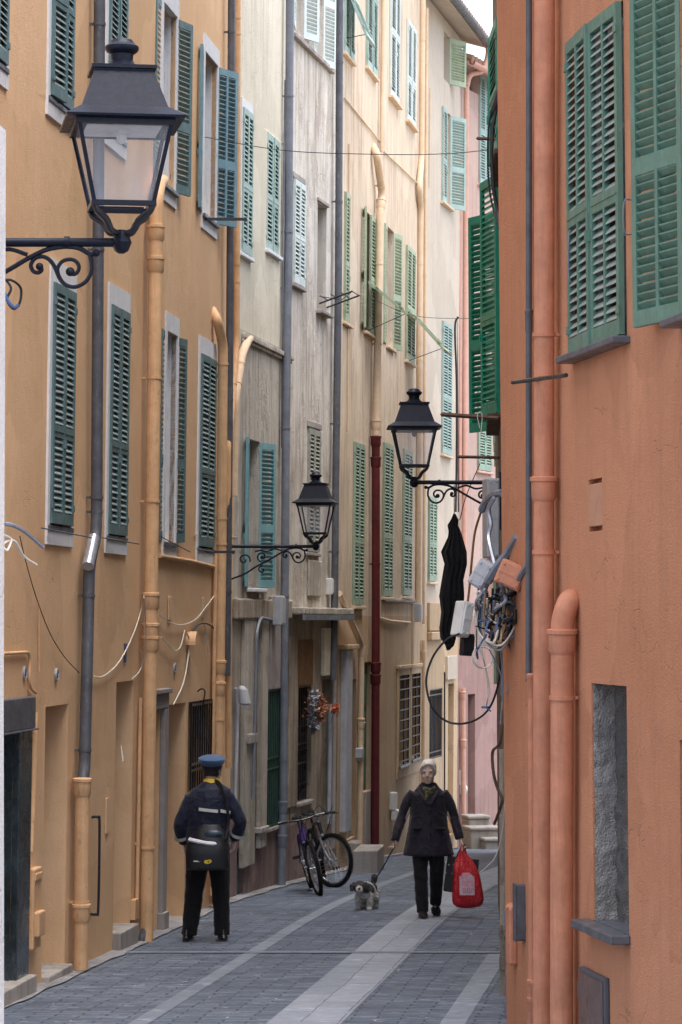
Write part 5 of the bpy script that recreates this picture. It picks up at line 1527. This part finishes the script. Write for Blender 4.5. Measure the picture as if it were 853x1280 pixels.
def shoe(parent, c, yaw, pitch=0, L=.27, name='shoe'):
    mb = MB()
    mb.loft([(0, 0, 0, .05, L / 2), (0, 0, .018, .052, L / 2 + .004), (0, 0, .022, .048, L / 2 - .002), (0, .015, .05, .042, L / 2 - .035), (0, .05, .075, .036, .07), (0, .06, .095, .034, .055)], 18)
    mb.box(-.03, .03, L / 2 - .08, L / 2 - .01, -.02, .005)
    o = mb.build(name, M['shoe'], parent, True)
    o.location = c; o.rotation_euler = (pitch, 0, yaw)
    return o

# ---------------- woman walking toward the viewer
gp = gpt(536, 1147)
W = empty('person', loc=(gp.x, gp.y, g(gp.y))); tag(W, 'woman with short pale hair in a dark coat, walking a dog and carrying bags', 'person')
S = 1.0
mb = MB()
Mh = head_mb(mb, Vector((.0, -.03, 1.40)), turn=R(-9), tilt=R(4), fem=True)
mb.loft([(0, 0, .80, .15, .10), (0, 0, .9, .165, .11), (0, 0, 1.0, .13, .09), (0, 0, 1.15, .14, .09), (0, 0, 1.27, .15, .09), (0, .0, 1.33, .10, .07), (0, 0, 1.37, .05, .05)], 18)
lmb(mb, [(-.15, 0, 1.28), (-.25, .0, 1.06), (-.335, -.06, .86), (-.345, -.08, .82)], [.045, .038, .03, .025])
lmb(mb, [(.15, 0, 1.28), (.235, .02, 1.06), (.31, -.03, .86), (.325, -.04, .82)], [.045, .038, .03, .025])
hand(mb, (-.345, -.08, .82), (-.1, -.25, -1), (0, -1, .1), curl=1.05, sz=.95, thumb=-1)
hand(mb, (.327, -.04, .815), (.05, -.15, -1), (0, 1, 0), curl=1.15, sz=.95, thumb=-1)
lmb(mb, [(-.08, 0, .82), (-.075, -.06, .48), (-.055, -.07, .10)], [.07, .05, .035])
lmb(mb, [(.08, 0, .82), (.075, .0, .48), (.07, .20, .14)], [.07, .05, .035])
body = mkobj('body', fuse(mb, .006, 2), M['skin'], W)
for s in (-1, 1):
    mb = MB(); mb.ell((0, 0, 0), .0095, .008, .0055, 10, 6, M=Mh @ Matrix.Translation((s * .031, -.086, .118))); mb.build('eye', M['eye'], W, True)
mb = MB(); mb.ell((0, 0, 0), .018, .006, .0035, 10, 6, M=Mh @ Matrix.Translation((0, -.0915, .0445))); mb.ell((0, 0, 0), .015, .006, .004, 10, 6, M=Mh @ Matrix.Translation((0, -.0895, .0385))); mb.build('lips', M['lip'], W, True)
mb = MB()
mb.loft([(0, .05, .07, .060, .05), (0, .042, .10, .074, .07), (0, .034, .13, .078, .079), (0, .026, .16, .079, .085), (0, .015, .19, .076, .094), (0, .008, .215, .064, .086), (0, .006, .235, .048, .062), (0, .008, .247, .015, .02)], 22, M=Mh)
for s in (-1, 1): mb.tube([Mh @ Vector((s * .05, -.07, .19)), Mh @ Vector((s * .074, -.04, .15)), Mh @ Vector((s * .077, -.005, .105)), Mh @ Vector((s * .07, .01, .09))], [.012, .012, .010, .008], 8)
mb.tube(bez([Mh @ Vector((-.068, -.055, .165)), Mh @ Vector((-.035, -.085, .195)), Mh @ Vector((.02, -.088, .212)), Mh @ Vector((.055, -.075, .195))], 4), .013, 8)
mkobj('hair', fuse(mb, .006, 3, .008, 60), M['hair'], W)
mb = MB()
mb.loft([(0, .01, .645, .258, .165), (0, .01, .66, .264, .17), (0, .01, .80, .238, .16), (.0, .01, .95, .205, .148), (0, .01, 1.08, .19, .14), (0, .005, 1.20, .195, .135), (0, .0, 1.27, .192, .122), (0, 0, 1.32, .145, .10), (0, 0, 1.37, .10, .08), (0, 0, 1.40, .075, .075)], 28)
lmb(mb, [(-.15, 0, 1.30), (-.225, .0, 1.19), (-.275, .0, 1.04), (-.325, -.045, .90), (-.35, -.075, .80)], [.055, .056, .052, .05, .046])
lmb(mb, [(.15, 0, 1.30), (.215, .01, 1.19), (.265, .02, 1.04), (.305, -.02, .90), (.325, -.04, .82)], [.055, .056, .052, .05, .046])
mkobj('coat', fuse(mb, .007, 6, .008, 7.0, 3), M['coat'], W)
mb = MB()   # collar, placket, pocket flaps
mb.tube(bez([(.085, .03, 1.35), (.10, -.05, 1.33), (.06, -.115, 1.26), (.01, -.135, 1.17)], 5), [.026] + [.024] * 14 + [.012], 8, flat=.6)
mb.tube(bez([(-.085, .03, 1.35), (-.10, -.05, 1.33), (-.06, -.115, 1.26), (-.01, -.135, 1.17)], 5), [.026] + [.024] * 14 + [.012], 8, flat=.6)
mkobj('collar', fuse(mb, .008, 2), M['coat'], W)
mb = MB()
for s in (-1, 1): mb.ell((s * .12, -.13, .93), .055, .02, .02, 12, 6)
for z in (1.12, 1.0, .88, .76): mb.ell((.015, -.15, z), .012, .012, .012, 8, 6)
mb.build('button', M['trousers'], W, True)
mb = MB()
for k in range(4): mb.tube(bez([(-.065, -.03 - .01 * k, 1.365 - .03 * k), (-.03, -.085, 1.335 - .033 * k), (.03, -.09, 1.33 - .033 * k), (.065, -.03, 1.365 - .03 * k)], 5), .022, 8)
mb.tube([(0, -.10, 1.30), (-.03, -.125, 1.22)], [.035, .015], 8)
mkobj('scarf', fuse(mb, .008, 2, .012, 22), M['scarf'], W)
mb = MB()
lmb(mb, [(-.085, .0, .82), (-.085, -.06, .5), (-.065, -.085, .06)], [.10, .072, .064])
lmb(mb, [(.085, .0, .82), (.085, -.02, .5), (.08, .19, .13)], [.10, .072, .06])
mb.loft([(0, 0, .70, .17, .12), (0, 0, .88, .17, .12)], 18)
mkobj('trousers', fuse(mb, .009, 4, .010, 8), M['trousers'], W)
shoe(W, (-.06, -.12, .02), R(4)); shoe(W, (.08, .13, .045), R(-6), R(-26))
# leash, dog
dogp = gpt(459, 1136)
hx = W.location + Vector((-.355, -.13, .75))
dl = Vector((dogp.x + .05, dogp.y + .12, g(dogp.y) + .27))
mb = MB()
mb.tube(bez([Vector((0, 0, 0)), (dl - hx) * .35 + Vector((0, 0, -.02)), (dl - hx) * .7 + Vector((0, 0, -.03)), dl - hx], 5), .0075, 6)
mb.torus((0.0, 0, .03), .028, .006, 'x', 14, 6)
tag(mb.build('leash', M['cable_black'], None, True, loc=hx), 'black dog leash running from the hand of the woman to the small dog', 'leash')
DG = empty('dog', loc=(dogp.x, dogp.y, g(dogp.y)), rz=R(-14)); tag(DG, 'small shaggy black and white dog standing on the paving, facing the viewer', 'dog')
mb = MB()
# trunk: deep chest in front, rising belly; y runs from chest (-) to rump (+)
TR = Matrix.Rotation(R(90), 4, 'X')
def trunk(rings):
    # rings: (y, zc, rx, rz)
    vs_ = []; n = 18; fs = []
    for (y, zc, rx, rz) in rings:
        for j in range(n):
            a = 2 * PI * j / n; vs_.append((rx * math.cos(a), y, zc + rz * math.sin(a)))
    for i in range(len(rings) - 1):
        for j in range(n): fs.append((i * n + j, i * n + (j + 1) % n, (i + 1) * n + (j + 1) % n, (i + 1) * n + j))
    fs += [tuple(range(n)), tuple(range((len(rings) - 1) * n, len(rings) * n))]
    mb.add(vs_, fs)
trunk([(-.19, .19, .03, .03), (-.17, .19, .07, .07), (-.12, .20, .085, .08), (-.04, .205, .085, .075), (.06, .21, .08, .07), (.14, .21, .078, .068), (.19, .195, .06, .06), (.21, .20, .02, .02)])
for s in (-1, 1):
    mb.tube([(s * .06, -.12, .17), (s * .065, -.13, .10), (s * .062, -.125, .03), (s * .062, -.14, .012)], [.042, .032, .026, .026], 10)
    mb.ell((s * .062, -.152, .016), .028, .036, .017, 10, 6)
    mb.tube([(s * .06, .12, .18), (s * .07, .09, .11), (s * .07, .15, .065), (s * .068, .135, .02)], [.055, .042, .026, .024], 10)
    mb.ell((s * .068, .115, .015), .026, .034, .016, 10, 6)
mb.tube(bez([(0, .19, .23), (.02, .25, .29), (.03, .23, .35)], 4), [.025] * 4 + [.03] * 4 + [.012], 8)
mb.tube([(-.0, -.13, .20), (-.02, -.19, .245)], [.075, .068], 12)
hc = Vector((-.025, -.225, .255))
HM = Matrix.Translation(hc) @ Matrix.Rotation(R(10), 4, 'Z')
mb.ell((0, 0, 0), .072, .068, .062, 14, 9, M=HM)
mb.tube([HM @ Vector((0, -.04, -.012)), HM @ Vector((0, -.085, -.022)), HM @ Vector((0, -.10, -.022))], [.044, .034, .024], 10)
for s in (-1, 1): mb.tube([HM @ Vector((s * .055, .0, .035)), HM @ Vector((s * .085, -.01, .01)), HM @ Vector((s * .088, -.015, -.04))], [.022, .026, .016], 8, flat=.5, up=(0, 1, 0))
dm, nt, b = newmat('dog_fur')
tc = nt.nodes.new('ShaderNodeTexCoord'); sp = nt.nodes.new('ShaderNodeSeparateXYZ'); nt.links.new(tc.outputs['Object'], sp.inputs[0])
v = coords(nt)
# black saddle and head cap, pale legs, chest, muzzle
wob = mul(nt, noise(nt, v, 11, 3), .09)
hgt = mul(nt, sp.outputs[2], wob, 'ADD')
blk = ramp(nt, hgt, [(.225, 0), (.25, 1)])
facew = ramp(nt, sp.outputs[1], [(-.0, 0), (.001, 0)])
yy = mul(nt, sp.outputs[1], 1.0)
muz = ramp(nt, mul(nt, yy, .308, 'ADD'), [(.0, 1), (.012, 0)])
cc = mixc(nt, blk, (.55, .52, .48), (.022, .02, .022))
cc = mixc(nt, muz, cc, (.58, .54, .5))
cc = mixc(nt, mul(nt, ramp(nt, noise(nt, v, 45, 4), [(.4, 0), (.7, 1)]), .5), cc, (.16, .15, .15))
nt.links.new(cc, b.inputs['Base Color']); b.inputs['Roughness'].default_value = .8
bump(nt, b, noise(nt, coords(nt, (1, 1, .4)), 120, 4, .7), .8, .01)
mkobj('body', fuse(mb, .006, 1, .016, 38, 4), dm, DG)
mb = MB()
for s in (-1, 1): mb.ell((0, 0, 0), .010, .008, .010, 8, 6, M=HM @ Matrix.Translation((s * .028, -.062, .014)))
mb.ell((0, 0, 0), .014, .012, .011, 8, 6, M=HM @ Matrix.Translation((0, -.124, -.008)))
# eyes and nose separate pieces
for s in (-1, 1):
    e = MB(); e.ell((0, 0, 0), .011, .009, .011, 8, 6, M=HM @ Matrix.Translation((s * .028, -.066, .014))); e.build('eye', M['eye'], DG, True)
e = MB(); e.ell((0, 0, 0), .015, .012, .012, 8, 6, M=HM @ Matrix.Translation((0, -.128, -.010))); e.build('nose', M['eye'], DG, True)
e = MB(); e.torus((0, 0, 0), .102, .009, 'y', 26, 6); o = e.build('harness', M['reflect'], DG, True); o.location = (0, -.03, .187)

# ---------------- bags in the other hand
M['bagred'] = None
m, nt, b = newmat('red_plastic_bag')
v = coords(nt)
cc = mixc(nt, noise(nt, v, 9, 5, .6), (.45, .01, .018), (.68, .03, .04))
nt.links.new(cc, b.inputs['Base Color']); b.inputs['Roughness'].default_value = .3; b.inputs['Specular IOR Level'].default_value = .5
b.inputs['Subsurface Weight'].default_value = .1
bump(nt, b, noise(nt, coords(nt, (3, 3, 1)), 5, 5, .6, 2), .9, .05)
M['bagred'] = m
s_ = F / W.location.y
hb = W.location + Vector((.345, -.09, .75))
BG = empty('shopping_bag', loc=hb); tag(BG, 'bulging red plastic shopping bag with a white printed panel, held by the woman', 'bag')
mb = MB(); n = 40
prof = [(-.05, .0, .02, .02), (-.10, .01, .05, .035), (-.15, .02, .085, .06), (-.20, .03, .112, .08), (-.30, .045, .135, .095), (-.40, .055, .15, .10), (-.50, .058, .162, .105), (-.56, .06, .165, .10), (-.60, .06, .155, .09), (-.625, .06, .12, .07), (-.635, .06, .05, .03)]
rg = random.Random(5)
for i, (z, cx, rx, ry) in enumerate(prof):
    for j in range(n):
        a = 2 * PI * j / n
        gth = max(0, 1 - i / 5)
        f = 1 + (.16 * gth) * math.sin(9 * a) + .03 * mnoise.noise(Vector((math.cos(a) * 2, math.sin(a) * 2, z * 9)))
        c_, q_ = math.cos(a), math.sin(a)
        c_ = math.copysign(abs(c_) ** .8, c_); q_ = math.copysign(abs(q_) ** .8, q_)
        mb.v.append((cx + rx * c_ * f, ry * q_ * f, z + .02 * mnoise.noise(Vector((a * 1.5, z * 5, 2)))))
for i in range(len(prof) - 1):
    for j in range(n): mb.f.append((i * n + j, i * n + (j + 1) % n, (i + 1) * n + (j + 1) % n, (i + 1) * n + j)); mb.m.append(0)
mb.f.append(tuple(range(n))); mb.m.append(0); mb.f.append(tuple(range((len(prof) - 1) * n, len(prof) * n))); mb.m.append(0)
bagb = mb.build('bag_body', M['bagred'], BG, True)
# printed panel following the bag's front
mb = MB(); mbt = MB()
def bagy(x, z):
    for (z0, c0, r0, q0), (z1, c1, r1, q1) in zip(prof, prof[1:]):
        if z1 <= z <= z0:
            t = (z - z0) / (z1 - z0); cx, rx, ry = ab(c0, c1, t), ab(r0, r1, t), ab(q0, q1, t)
            u = min(.97, abs((x - cx) / rx)) ; return -ry * (1 - u ** 2.5) ** .4
    return 0
def patch(mbx, outline_fn, x0, x1, z0, z1, off, nx=14, nz=14):
    idx = {}
    for i in range(nx + 1):
        for j in range(nz + 1):
            x = ab(x0, x1, i / nx); z = ab(z0, z1, j / nz); x += .06 * (z + .4)*-.3
            idx[i, j] = len(mbx.v); mbx.v.append((x, bagy(x, z) - off, z))
    for i in range(nx):
        for j in range(nz):
            if outline_fn((i + .5) / nx, (j + .5) / nz):
                mbx.f.append((idx[i, j], idx[i + 1, j], idx[i + 1, j + 1], idx[i, j + 1])); mbx.m.append(0)
patch(mb, lambda u, v_: not (v_ > .8 and (u < (v_ - .8) * 1.2 or u > 1 - (v_ - .8) * 1.6)), -.03, .125, -.50, -.27, .006)
mb.build('print_panel', paint('white_print', (.62, .42, .48), .5, .15, .3, worn=(.7, .2, .25), worn_amt=.3, bmp=0, scale=20), BG, True)
rg = random.Random(9)
for row, zz in enumerate((-.325, -.40, -.475)):
    for c_ in range(2 if row == 0 else 3):
        x = -.005 + c_ * .042 + .005 * row
        for (dx0, dx1, dz0, dz1) in ((0, .006, 0, .045), (0, .028, .039, .045), (.022, .028, rg.choice([0, .02]), .045), (0, .028, 0, .006))[:rg.choice([3, 4])]:
            patch(mbt, lambda u, v_: True, x + dx0, x + dx1, zz + dz0, zz + dz1, .010, 2, 2)
mbt.build('print_letters', paint('faded_red_print', (.62, .16, .22), .5, .2, .3, bmp=0), BG, True)
for q in (-.03, .0, .035):
    mb = MB(); mb.tube(bez([(q + .01, -.0, -.14), (q * .6, -.01, -.06), (0, -.0, .02), (q * .4 + .01, .015, -.03), (q * .8 + .02, .02, -.14)], 5), .007, 6)
    mb.build('handle', M['bagred'] if q else M['paper'], BG, True)
BB = empty('shopping_bag', loc=hb + Vector((.04, .10, 0))); tag(BB, 'flat black patterned paper bag held behind the red shopping bag', 'bag')
m, nt, b = newmat('black_patterned_paper')
vr = nt.nodes.new('ShaderNodeTexVoronoi'); vr.inputs['Scale'].default_value = 22
nt.links.new(coords(nt), vr.inputs[0])
nt.links.new(mixc(nt, ramp(nt, vr.outputs[0], [(.18, 1), (.26, 0)]), (.012, .012, .015), (.4, .4, .42)), b.inputs['Base Color']); b.inputs['Roughness'].default_value = .5
mb = MB(); mb.bbox(-.17, .16, -.03, .05, -.50, -.13, .008)
o = mb.build('bag_body', m, BB); o.rotation_euler = (0, R(7), 0)
mb = MB(); mb.tube(bez([(-.10, 0, -.14), (-.06, 0, -.05), (-.01, -.02, .01), (.0, .0, -.05), (.03, 0, -.14)], 5), .006, 6); mb.build('handle', M['cable_black'], BB, True)

# ---------------- postman, seen from behind
gp = gpt(260, 1176)
P_ = empty('person', loc=(gp.x, gp.y, g(gp.y))); tag(P_, 'postman in navy jacket and blue cap seen from behind with a satchel on his back', 'person')
mb = MB()
Mh = head_mb(mb, Vector((.035, .05, 1.505)), turn=R(150), tilt=R(10))
mb.loft([(.0, 0, .86, .16, .11), (0, 0, .95, .17, .12), (0, 0, 1.1, .16, .11), (.01, 0, 1.25, .18, .12), (.02, 0, 1.38, .185, .11), (.03, 0, 1.44, .12, .09), (.035, .02, 1.5, .06, .06)], 18)
LA = [(-.15, .0, 1.35), (-.225, -.01, 1.19), (-.262, -.01, 1.07), (-.225, .09, .93)]
RA = [(.18, .0, 1.35), (.265, -.01, 1.21), (.305, -.01, 1.10), (.25, .09, .96)]
lmb(mb, LA, [.05, .042, .035, .028]); lmb(mb, RA, [.05, .042, .035, .028])
hand(mb, (-.232, .10, .915), (.25, .5, -1), (0, 0, -1), curl=.5, thumb=1); hand(mb, (.25, .10, .945), (-.25, .5, -1), (0, 0, -1), curl=.5, thumb=-1)
lmb(mb, [(-.09, 0, .86), (-.13, .0, .48), (-.165, 0, .09)], [.08, .055, .04]); lmb(mb, [(.09, 0, .86), (.115, .0, .48), (.13, .0, .09)], [.08, .055, .04])
mkobj('body', fuse(mb, .0065, 2), M['skin'], P_)
for s in (-1, 1):
    e = MB(); e.ell((0, 0, 0), .012, .008, .008, 8, 6, M=Mh @ Matrix.Translation((s * .031, -.086, .118))); e.build('eye', M['eye'], P_, True)
mb = MB(); mb.loft([(0, .03, .04, .064, .062), (0, .022, .08, .077, .082), (0, .014, .12, .079, .092), (0, .01, .16, .076, .094), (0, .01, .19, .066, .085)], 20, M=Mh)
mkobj('hair', fuse(mb, .007, 2, .006, 60), M['hair_dark'], P_)
mb = MB(); Mc = Matrix.Translation((.035, .05, 1.665)) @ Matrix.Rotation(R(9), 4, 'X')
mb.loft([(0, 0, -.035, .092, .105), (0, 0, .0, .096, .108), (0, 0, .008, .112, .125), (0, 0, .035, .132, .142), (0, 0, .058, .130, .14), (0, 0, .072, .10, .11), (0, 0, .078, .04, .05)], 26, M=Mc)
cap = mb.build('cap', M['capblue'], P_, True)
mb = MB(); mb.loft([(0, 0, -.036, .094, .107), (0, 0, -.006, .098, .11)], 26, M=Mc); mb.loft([(.0, .12, -.04, .07, .06), (0, .12, -.03, .07, .06)], 14, M=Mc)
mb.build('band', M['navy'], cap, True)
mb = MB()
mb.loft([(0, 0, .80, .19, .14), (0, 0, .82, .195, .145), (0, 0, .95, .20, .15), (0, 0, 1.1, .205, .15), (.01, 0, 1.25, .22, .15), (.02, 0, 1.36, .225, .14), (.03, 0, 1.43, .18, .115), (.035, .01, 1.48, .10, .09), (.035, .02, 1.50, .08, .08)], 28)
lmb(mb, LA, [.076, .068, .062, .054]); lmb(mb, RA, [.076, .068, .062, .054])
mkobj('jacket', fuse(mb, .0075, 6, .010, 6.5, 8), M['navy'], P_)
mb = MB(); mb.loft([(.035, .015, 1.475, .095, .09), (.035, .02, 1.485, .09, .087), (.035, .03, 1.525, .076, .078), (.035, .03, 1.53, .068, .07)], 22); mb.build('collar', M['yellow'], P_, True)
def band(z, x0, x1, r, cy=0, rx=.222, ry=.155, cx=.015):
    mb = MB(); n = 14
    v = []
    for i in range(n + 1):
        x = ab(x0, x1, i / n); u = max(-.98, min(.98, (x - cx) / rx)); y = -ry * math.sqrt(1 - u * u)
        zz = z - .02 * (i / n)
        for (dy, dz) in ((-.006, -r), (-.006, r), (.02, r), (.02, -r)): v.append((x, y + dy, zz + dz))
    fs = []
    for i in range(n):
        for j in range(4): fs.append((i * 4 + j, i * 4 + (j + 1) % 4, i * 4 + 4 + (j + 1) % 4, i * 4 + 4 + j))
    fs += [(0, 1, 2, 3), (n * 4, n * 4 + 1, n * 4 + 2, n * 4 + 3)]
    mb.add(v, fs); mb.build('reflective_stripe', M['reflect'], P_)
band(1.25, -.08, .10, .014, rx=.235, ry=.162); band(1.235, .125, .215, .014, rx=.245, ry=.165)
for (c_, d_) in (((-.252, .05, .985), Vector((.25, .6, -1))), ((.28, .055, 1.01), Vector((-.35, .6, -1)))):
    mb = MB(); d_.normalize(); mb.tube([Vector(c_) - d_ * .016, Vector(c_) + d_ * .016], .0735, 16, cap=False); mb.tube([Vector(c_) + d_ * .016, Vector(c_) - d_ * .016], .068, 16, cap=False)
    mb.build('reflective_cuff', M['reflect'], P_, True)
mb = MB()
lmb(mb, [(-.085, 0, .90), (-.125, .01, .5), (-.175, .0, .055)], [.12, .088, .072]); lmb(mb, [(.085, 0, .90), (.12, .01, .5), (.135, .0, .055)], [.12, .086, .071])
mb.loft([(0, 0, .78, .175, .13), (0, 0, .95, .18, .13)], 18)
mkobj('trousers', fuse(mb, .009, 4, .012, 7, 2), M['trousers'], P_)
shoe(P_, (-.185, .02, .018), R(172), L=.29); shoe(P_, (.14, .03, .018), R(186), L=.29)
# satchel
SB = empty('satchel', loc=P_.location + Vector((.0, -.24, .86))); tag(SB, 'black delivery satchel with a yellow oval mark, worn on the back of the postman', 'bag')
mb = MB(); mb.loft([(0.01, 0, -.17, .19, .08), (0.01, 0, -.15, .205, .1), (0, 0, -.02, .2, .115), (-.0, 0, .06, .19, .10), (0, 0, .09, .18, .085), (0, 0, .06, .165, .06)], 28, power=3.2)
mb.build('pouch', M['bagblack'], SB, True)
mb = MB(); mb.tube(bez([(-.16, -.05, .115), (-.08, -.085, .10), (.0, -.085, .085), (.10, -.07, .075)], 4), [.03] * 6 + [.028] * 6 + [.015], 8, flat=.7); mb.build('papers', M['paper'], SB, True)
mb = MB(); mb.loft([(.03, .02, .06, .16, .08), (.03, .03, .17, .15, .055), (.03, .05, .25, .09, .03)], 20); mb.build('flap', M['bagblack'], SB, True)
mb = MB(); mb.ell((.06, -.02, .17), .085, .03, .035, 14, 8, M=Matrix.Rotation(R(0), 4, 'Z')); mb.build('flap_lining', paint('slate_blue_lining', (.03, .055, .085), .4, .2, .5), SB, True)
mb = MB(); mb.loft([(.0, 0, 0, .001, .001), (0, 0, 0.0001, .036, .021), (0, 0, .006, .036, .021)], 24)
o = mb.build('emblem', M['yellow'], SB); o.location = (.015, -.103, -.085); o.rotation_euler = (R(90), R(-8), 0)
mb = MB(); mb.add([(-.02, -.006, 0), (.022, .008, 0), (0, -.002, 0), (.004, -.012, 0), (-.02, -.006, .003), (.022, .008, .003), (0, -.002, .003), (.004, -.012, .003)], [(0, 2, 1), (2, 3, 1), (4, 5, 6), (6, 5, 7)])
o2 = mb.build('emblem_bird', M['navy'], SB); o2.location = (.015, -.110, -.085); o2.rotation_euler = (R(90), 0, 0)
mb = MB(); mb.box(-.12, -.03, -.106, -.1, -.088, -.076); mb.build('stripe', M['reflect'], SB)
mb = MB(); mb.tube(bez([(.17, .0, .12), (.20, .06, .25), (.18, .08, .45), (.12, .13, .62), (.05, .22, .665)], 5), .016, 6, flat=.4); mb.build('strap', M['bagblack'], SB, True)

# ---------------- bicycles
def bicycle(label, loc, yaw, lean, steer, fc, accent):
    root = empty('bicycle'); tag(root, label, 'bicycle')
    root.location = loc; root.rotation_euler = Matrix.Rotation(yaw, 3, 'Z').to_4x4().to_euler()
    root.rotation_euler = (Matrix.Rotation(yaw, 4, 'Z') @ Matrix.Rotation(lean, 4, 'X')).to_euler()
    WR = .33; RX, FX = -.52, .53
    def wheel(parent, x, z=WR, ox=0, oz=0):
        t = MB(); t.torus((0, 0, 0), WR - .024, .024, 'y', 40, 8)
        for i in range(80):
            a = 2 * PI * i / 80
            t.box(-.006, .006, -.022, .022, WR - .004, WR + .003, M=Matrix.Rotation(a, 4, 'Y'))
        tyre = t.build('tyre', M['tyre'], parent, False)
        w = empty('wheel'); w.parent = parent; w.location = (x - ox, 0, z - oz)
        tyre.parent = w
        m_ = MB(); m_.torus((0, 0, 0), WR - .052, .013, 'y', 40, 8); m_.build('rim', M['alu'], w, True)
        m_ = MB()
        for i in range(28):
            a = 2 * PI * i / 28; m_.tube([(.018 * math.cos(a + .9), (-1) ** i * .025, .018 * math.sin(a + .9)), ((WR - .06) * math.cos(a), 0, (WR - .06) * math.sin(a))], .0016, 4)
        m_.build('spokes', M['alu'], w)
        m_ = MB(); m_.tube([(0, -.05, 0), (0, .05, 0)], .016, 10); m_.torus((0, .03, 0), .04, .005, 'y', 16, 5); m_.build('wheel_hub', M['alu'], w, True)
        return w
    wheel(root, RX)
    m_ = MB(); BBk = (-.08, 0, .30); ST_ = (-.20, 0, .74); HT = (.33, 0, .80); HBt = (.37, 0, .66)
    m_.tube([BBk, ST_], .018, 10); m_.tube([ST_, HT], .018, 10); m_.tube([BBk, HBt], .022, 10); m_.tube([HT, HBt], .022, 10)
    for s in (-1, 1): m_.tube([(BBk[0], s * .03, .30), (RX, s * .06, WR)], .011, 8); m_.tube([(ST_[0], s * .02, .70), (RX, s * .06, WR)], .010, 8)
    m_.tube([ST_, (-.235, 0, .86)], .013, 8)
    m_.build('frame', fc, root, True)
    m_ = MB(); m_.loft([(-.245, 0, .86, .12, .06), (-.245, 0, .875, .13, .075), (-.25, 0, .90, .115, .06)], 18, power=1.6); m_.build('saddle', M['shoe'], root, True)
    m_ = MB(); m_.torus((-.08, .045, .30), .085, .006, 'y', 26, 6); m_.tube([(-.08, .055, .30), (-.08 + .10, .065, .30 - .13)], .010, 6); m_.tube([(-.08, -.055, .30), (-.08 - .10, -.065, .30 + .13)], .010, 6); m_.tube([(-.08, -.06, .3), (-.08, .06, .3)], .014, 8)
    m_.build('crank', M['alu'], root, True)
    for (x, y, z) in ((.02, .115, .17), (-.18, -.115, .43)):
        m_ = MB(); m_.box(x - .045, x + .045, y - .045, y + .045, z - .013, z - .008)
        for q in (-.04, .04): m_.box(x + q - .006, x + q + .006, y - .045, y + .045, z - .014, z + .014)
        m_.build('pedal', M['shoe'], root)
    m_ = MB(); m_.tube([(-.08, .045, .385), (RX, .045, WR + .035)], .005, 5); m_.tube([(-.08, .045, .215), (RX, .045, WR - .035)], .005, 5); m_.build('chain', M['iron'], root)
    # steering group turns about the head tube
    stg = empty('fork_group'); stg.name = 'steering'
    stg.parent = root; stg.location = (.37, 0, .66); stg.rotation_euler = (0, R(-18), 0)
    ax = Vector((0, 0, 1))
    q = Matrix.Rotation(R(-18), 4, 'Y') @ Matrix.Rotation(steer, 4, 'Z')
    stg.rotation_euler = q.to_euler()
    qi = (Matrix.Translation((.37, 0, .66)) @ Matrix.Rotation(R(-18), 4, 'Y')).inverted()
    fw = qi @ Vector((FX, 0, WR))
    # wheel centre in steering space
    w = wheel(stg, fw.x, fw.z)
    m_ = MB()
    m_.tube([(0, 0, -.02), (0, 0, -.0), (0, 0, .20)], .017, 10)
    m_.bbox(-.03, .03, -.065, .065, -.05, -.02, .01)
    for s in (-1, 1): m_.tube([(0, s * .055, -.03), (.0, s * .055, -.18)], .018, 8); m_.tube([(0, s * .055, -.16), (fw.x, s * .055, fw.z)], .013, 8)
    m_.tube([(-.01, 0, .18), (.08, 0, .22)], .017, 8)
    m_.build('fork', accent, stg, True)
    m_ = MB(); m_.tube(bez([(.04, -.27, .25), (.06, -.18, .245), (.08, -.06, .225), (.08, .06, .225), (.06, .18, .245), (.04, .27, .25)], 4), .0125, 8); m_.build('handlebar', M['iron'], stg, True)
    for s in (-1, 1):
        m_ = MB(); m_.tube([(.045, s * .17, .247), (.038, s * .28, .25)], .019, 8); m_.build('grip', M['shoe'], stg, True)
        m_ = MB(); m_.tube([(.06, s * .15, .245), (.13, s * .17, .225), (.12, s * .26, .21)], .006, 6); m_.build('brake_lever', M['iron'], stg, True)
        m_ = MB(); m_.tube(bez([(.1, s * .15, .24), (.2, s * .12, .30), (.2, 0, .12), (.05, 0, -.03)], 5), .004, 5); m_.build('brake_cable', M['iron'], stg, True)
    return root
M['tyre'] = paint('black_tyre_rubber', (.012, .012, .013), .8, .3, .2)
M['alu'] = paint('bare_aluminium', (.45, .46, .48), .3, .1, .6, metallic=.8, bmp=0)
M['bikeblack'] = paint('black_bicycle_paint', (.012, .012, .015), .3, .2, .6)
M['bikeviolet'] = paint('violet_bicycle_paint', (.07, .03, .20), .35, .2, .6)
M['reflector'] = paint('orange_reflector', (.7, .18, .02), .3, .1, .6, bmp=0)
# wheel contact points from the picture
a = gpt(400, 1119)
yaw1 = R(-90 + 6)
b1 = bicycle('dark bicycle with violet frame details leaning nearest the grey pipe', (0, 0, 0), yaw1, R(13), R(5), M['bikeviolet'], M['bikeblack'])
off = Matrix.Rotation(yaw1, 4, 'Z') @ Vector((.53, 0, 0))
b1.location = (a.x - off.x, a.y - off.y, g(a.y - off.y) + .01)
a = gpt(421, 1109)
yaw2 = R(-90 + 10)
b2 = bicycle('black bicycle with a silver fork and its front wheel turned, right of the violet one', (0, 0, 0), yaw2, R(14), R(38), M['bikeblack'], M['alu'])
off = Matrix.Rotation(yaw2, 4, 'Z') @ Vector((.5, 0, 0))
b2.location = (a.x - off.x, a.y - off.y, g(a.y - off.y) + .02)
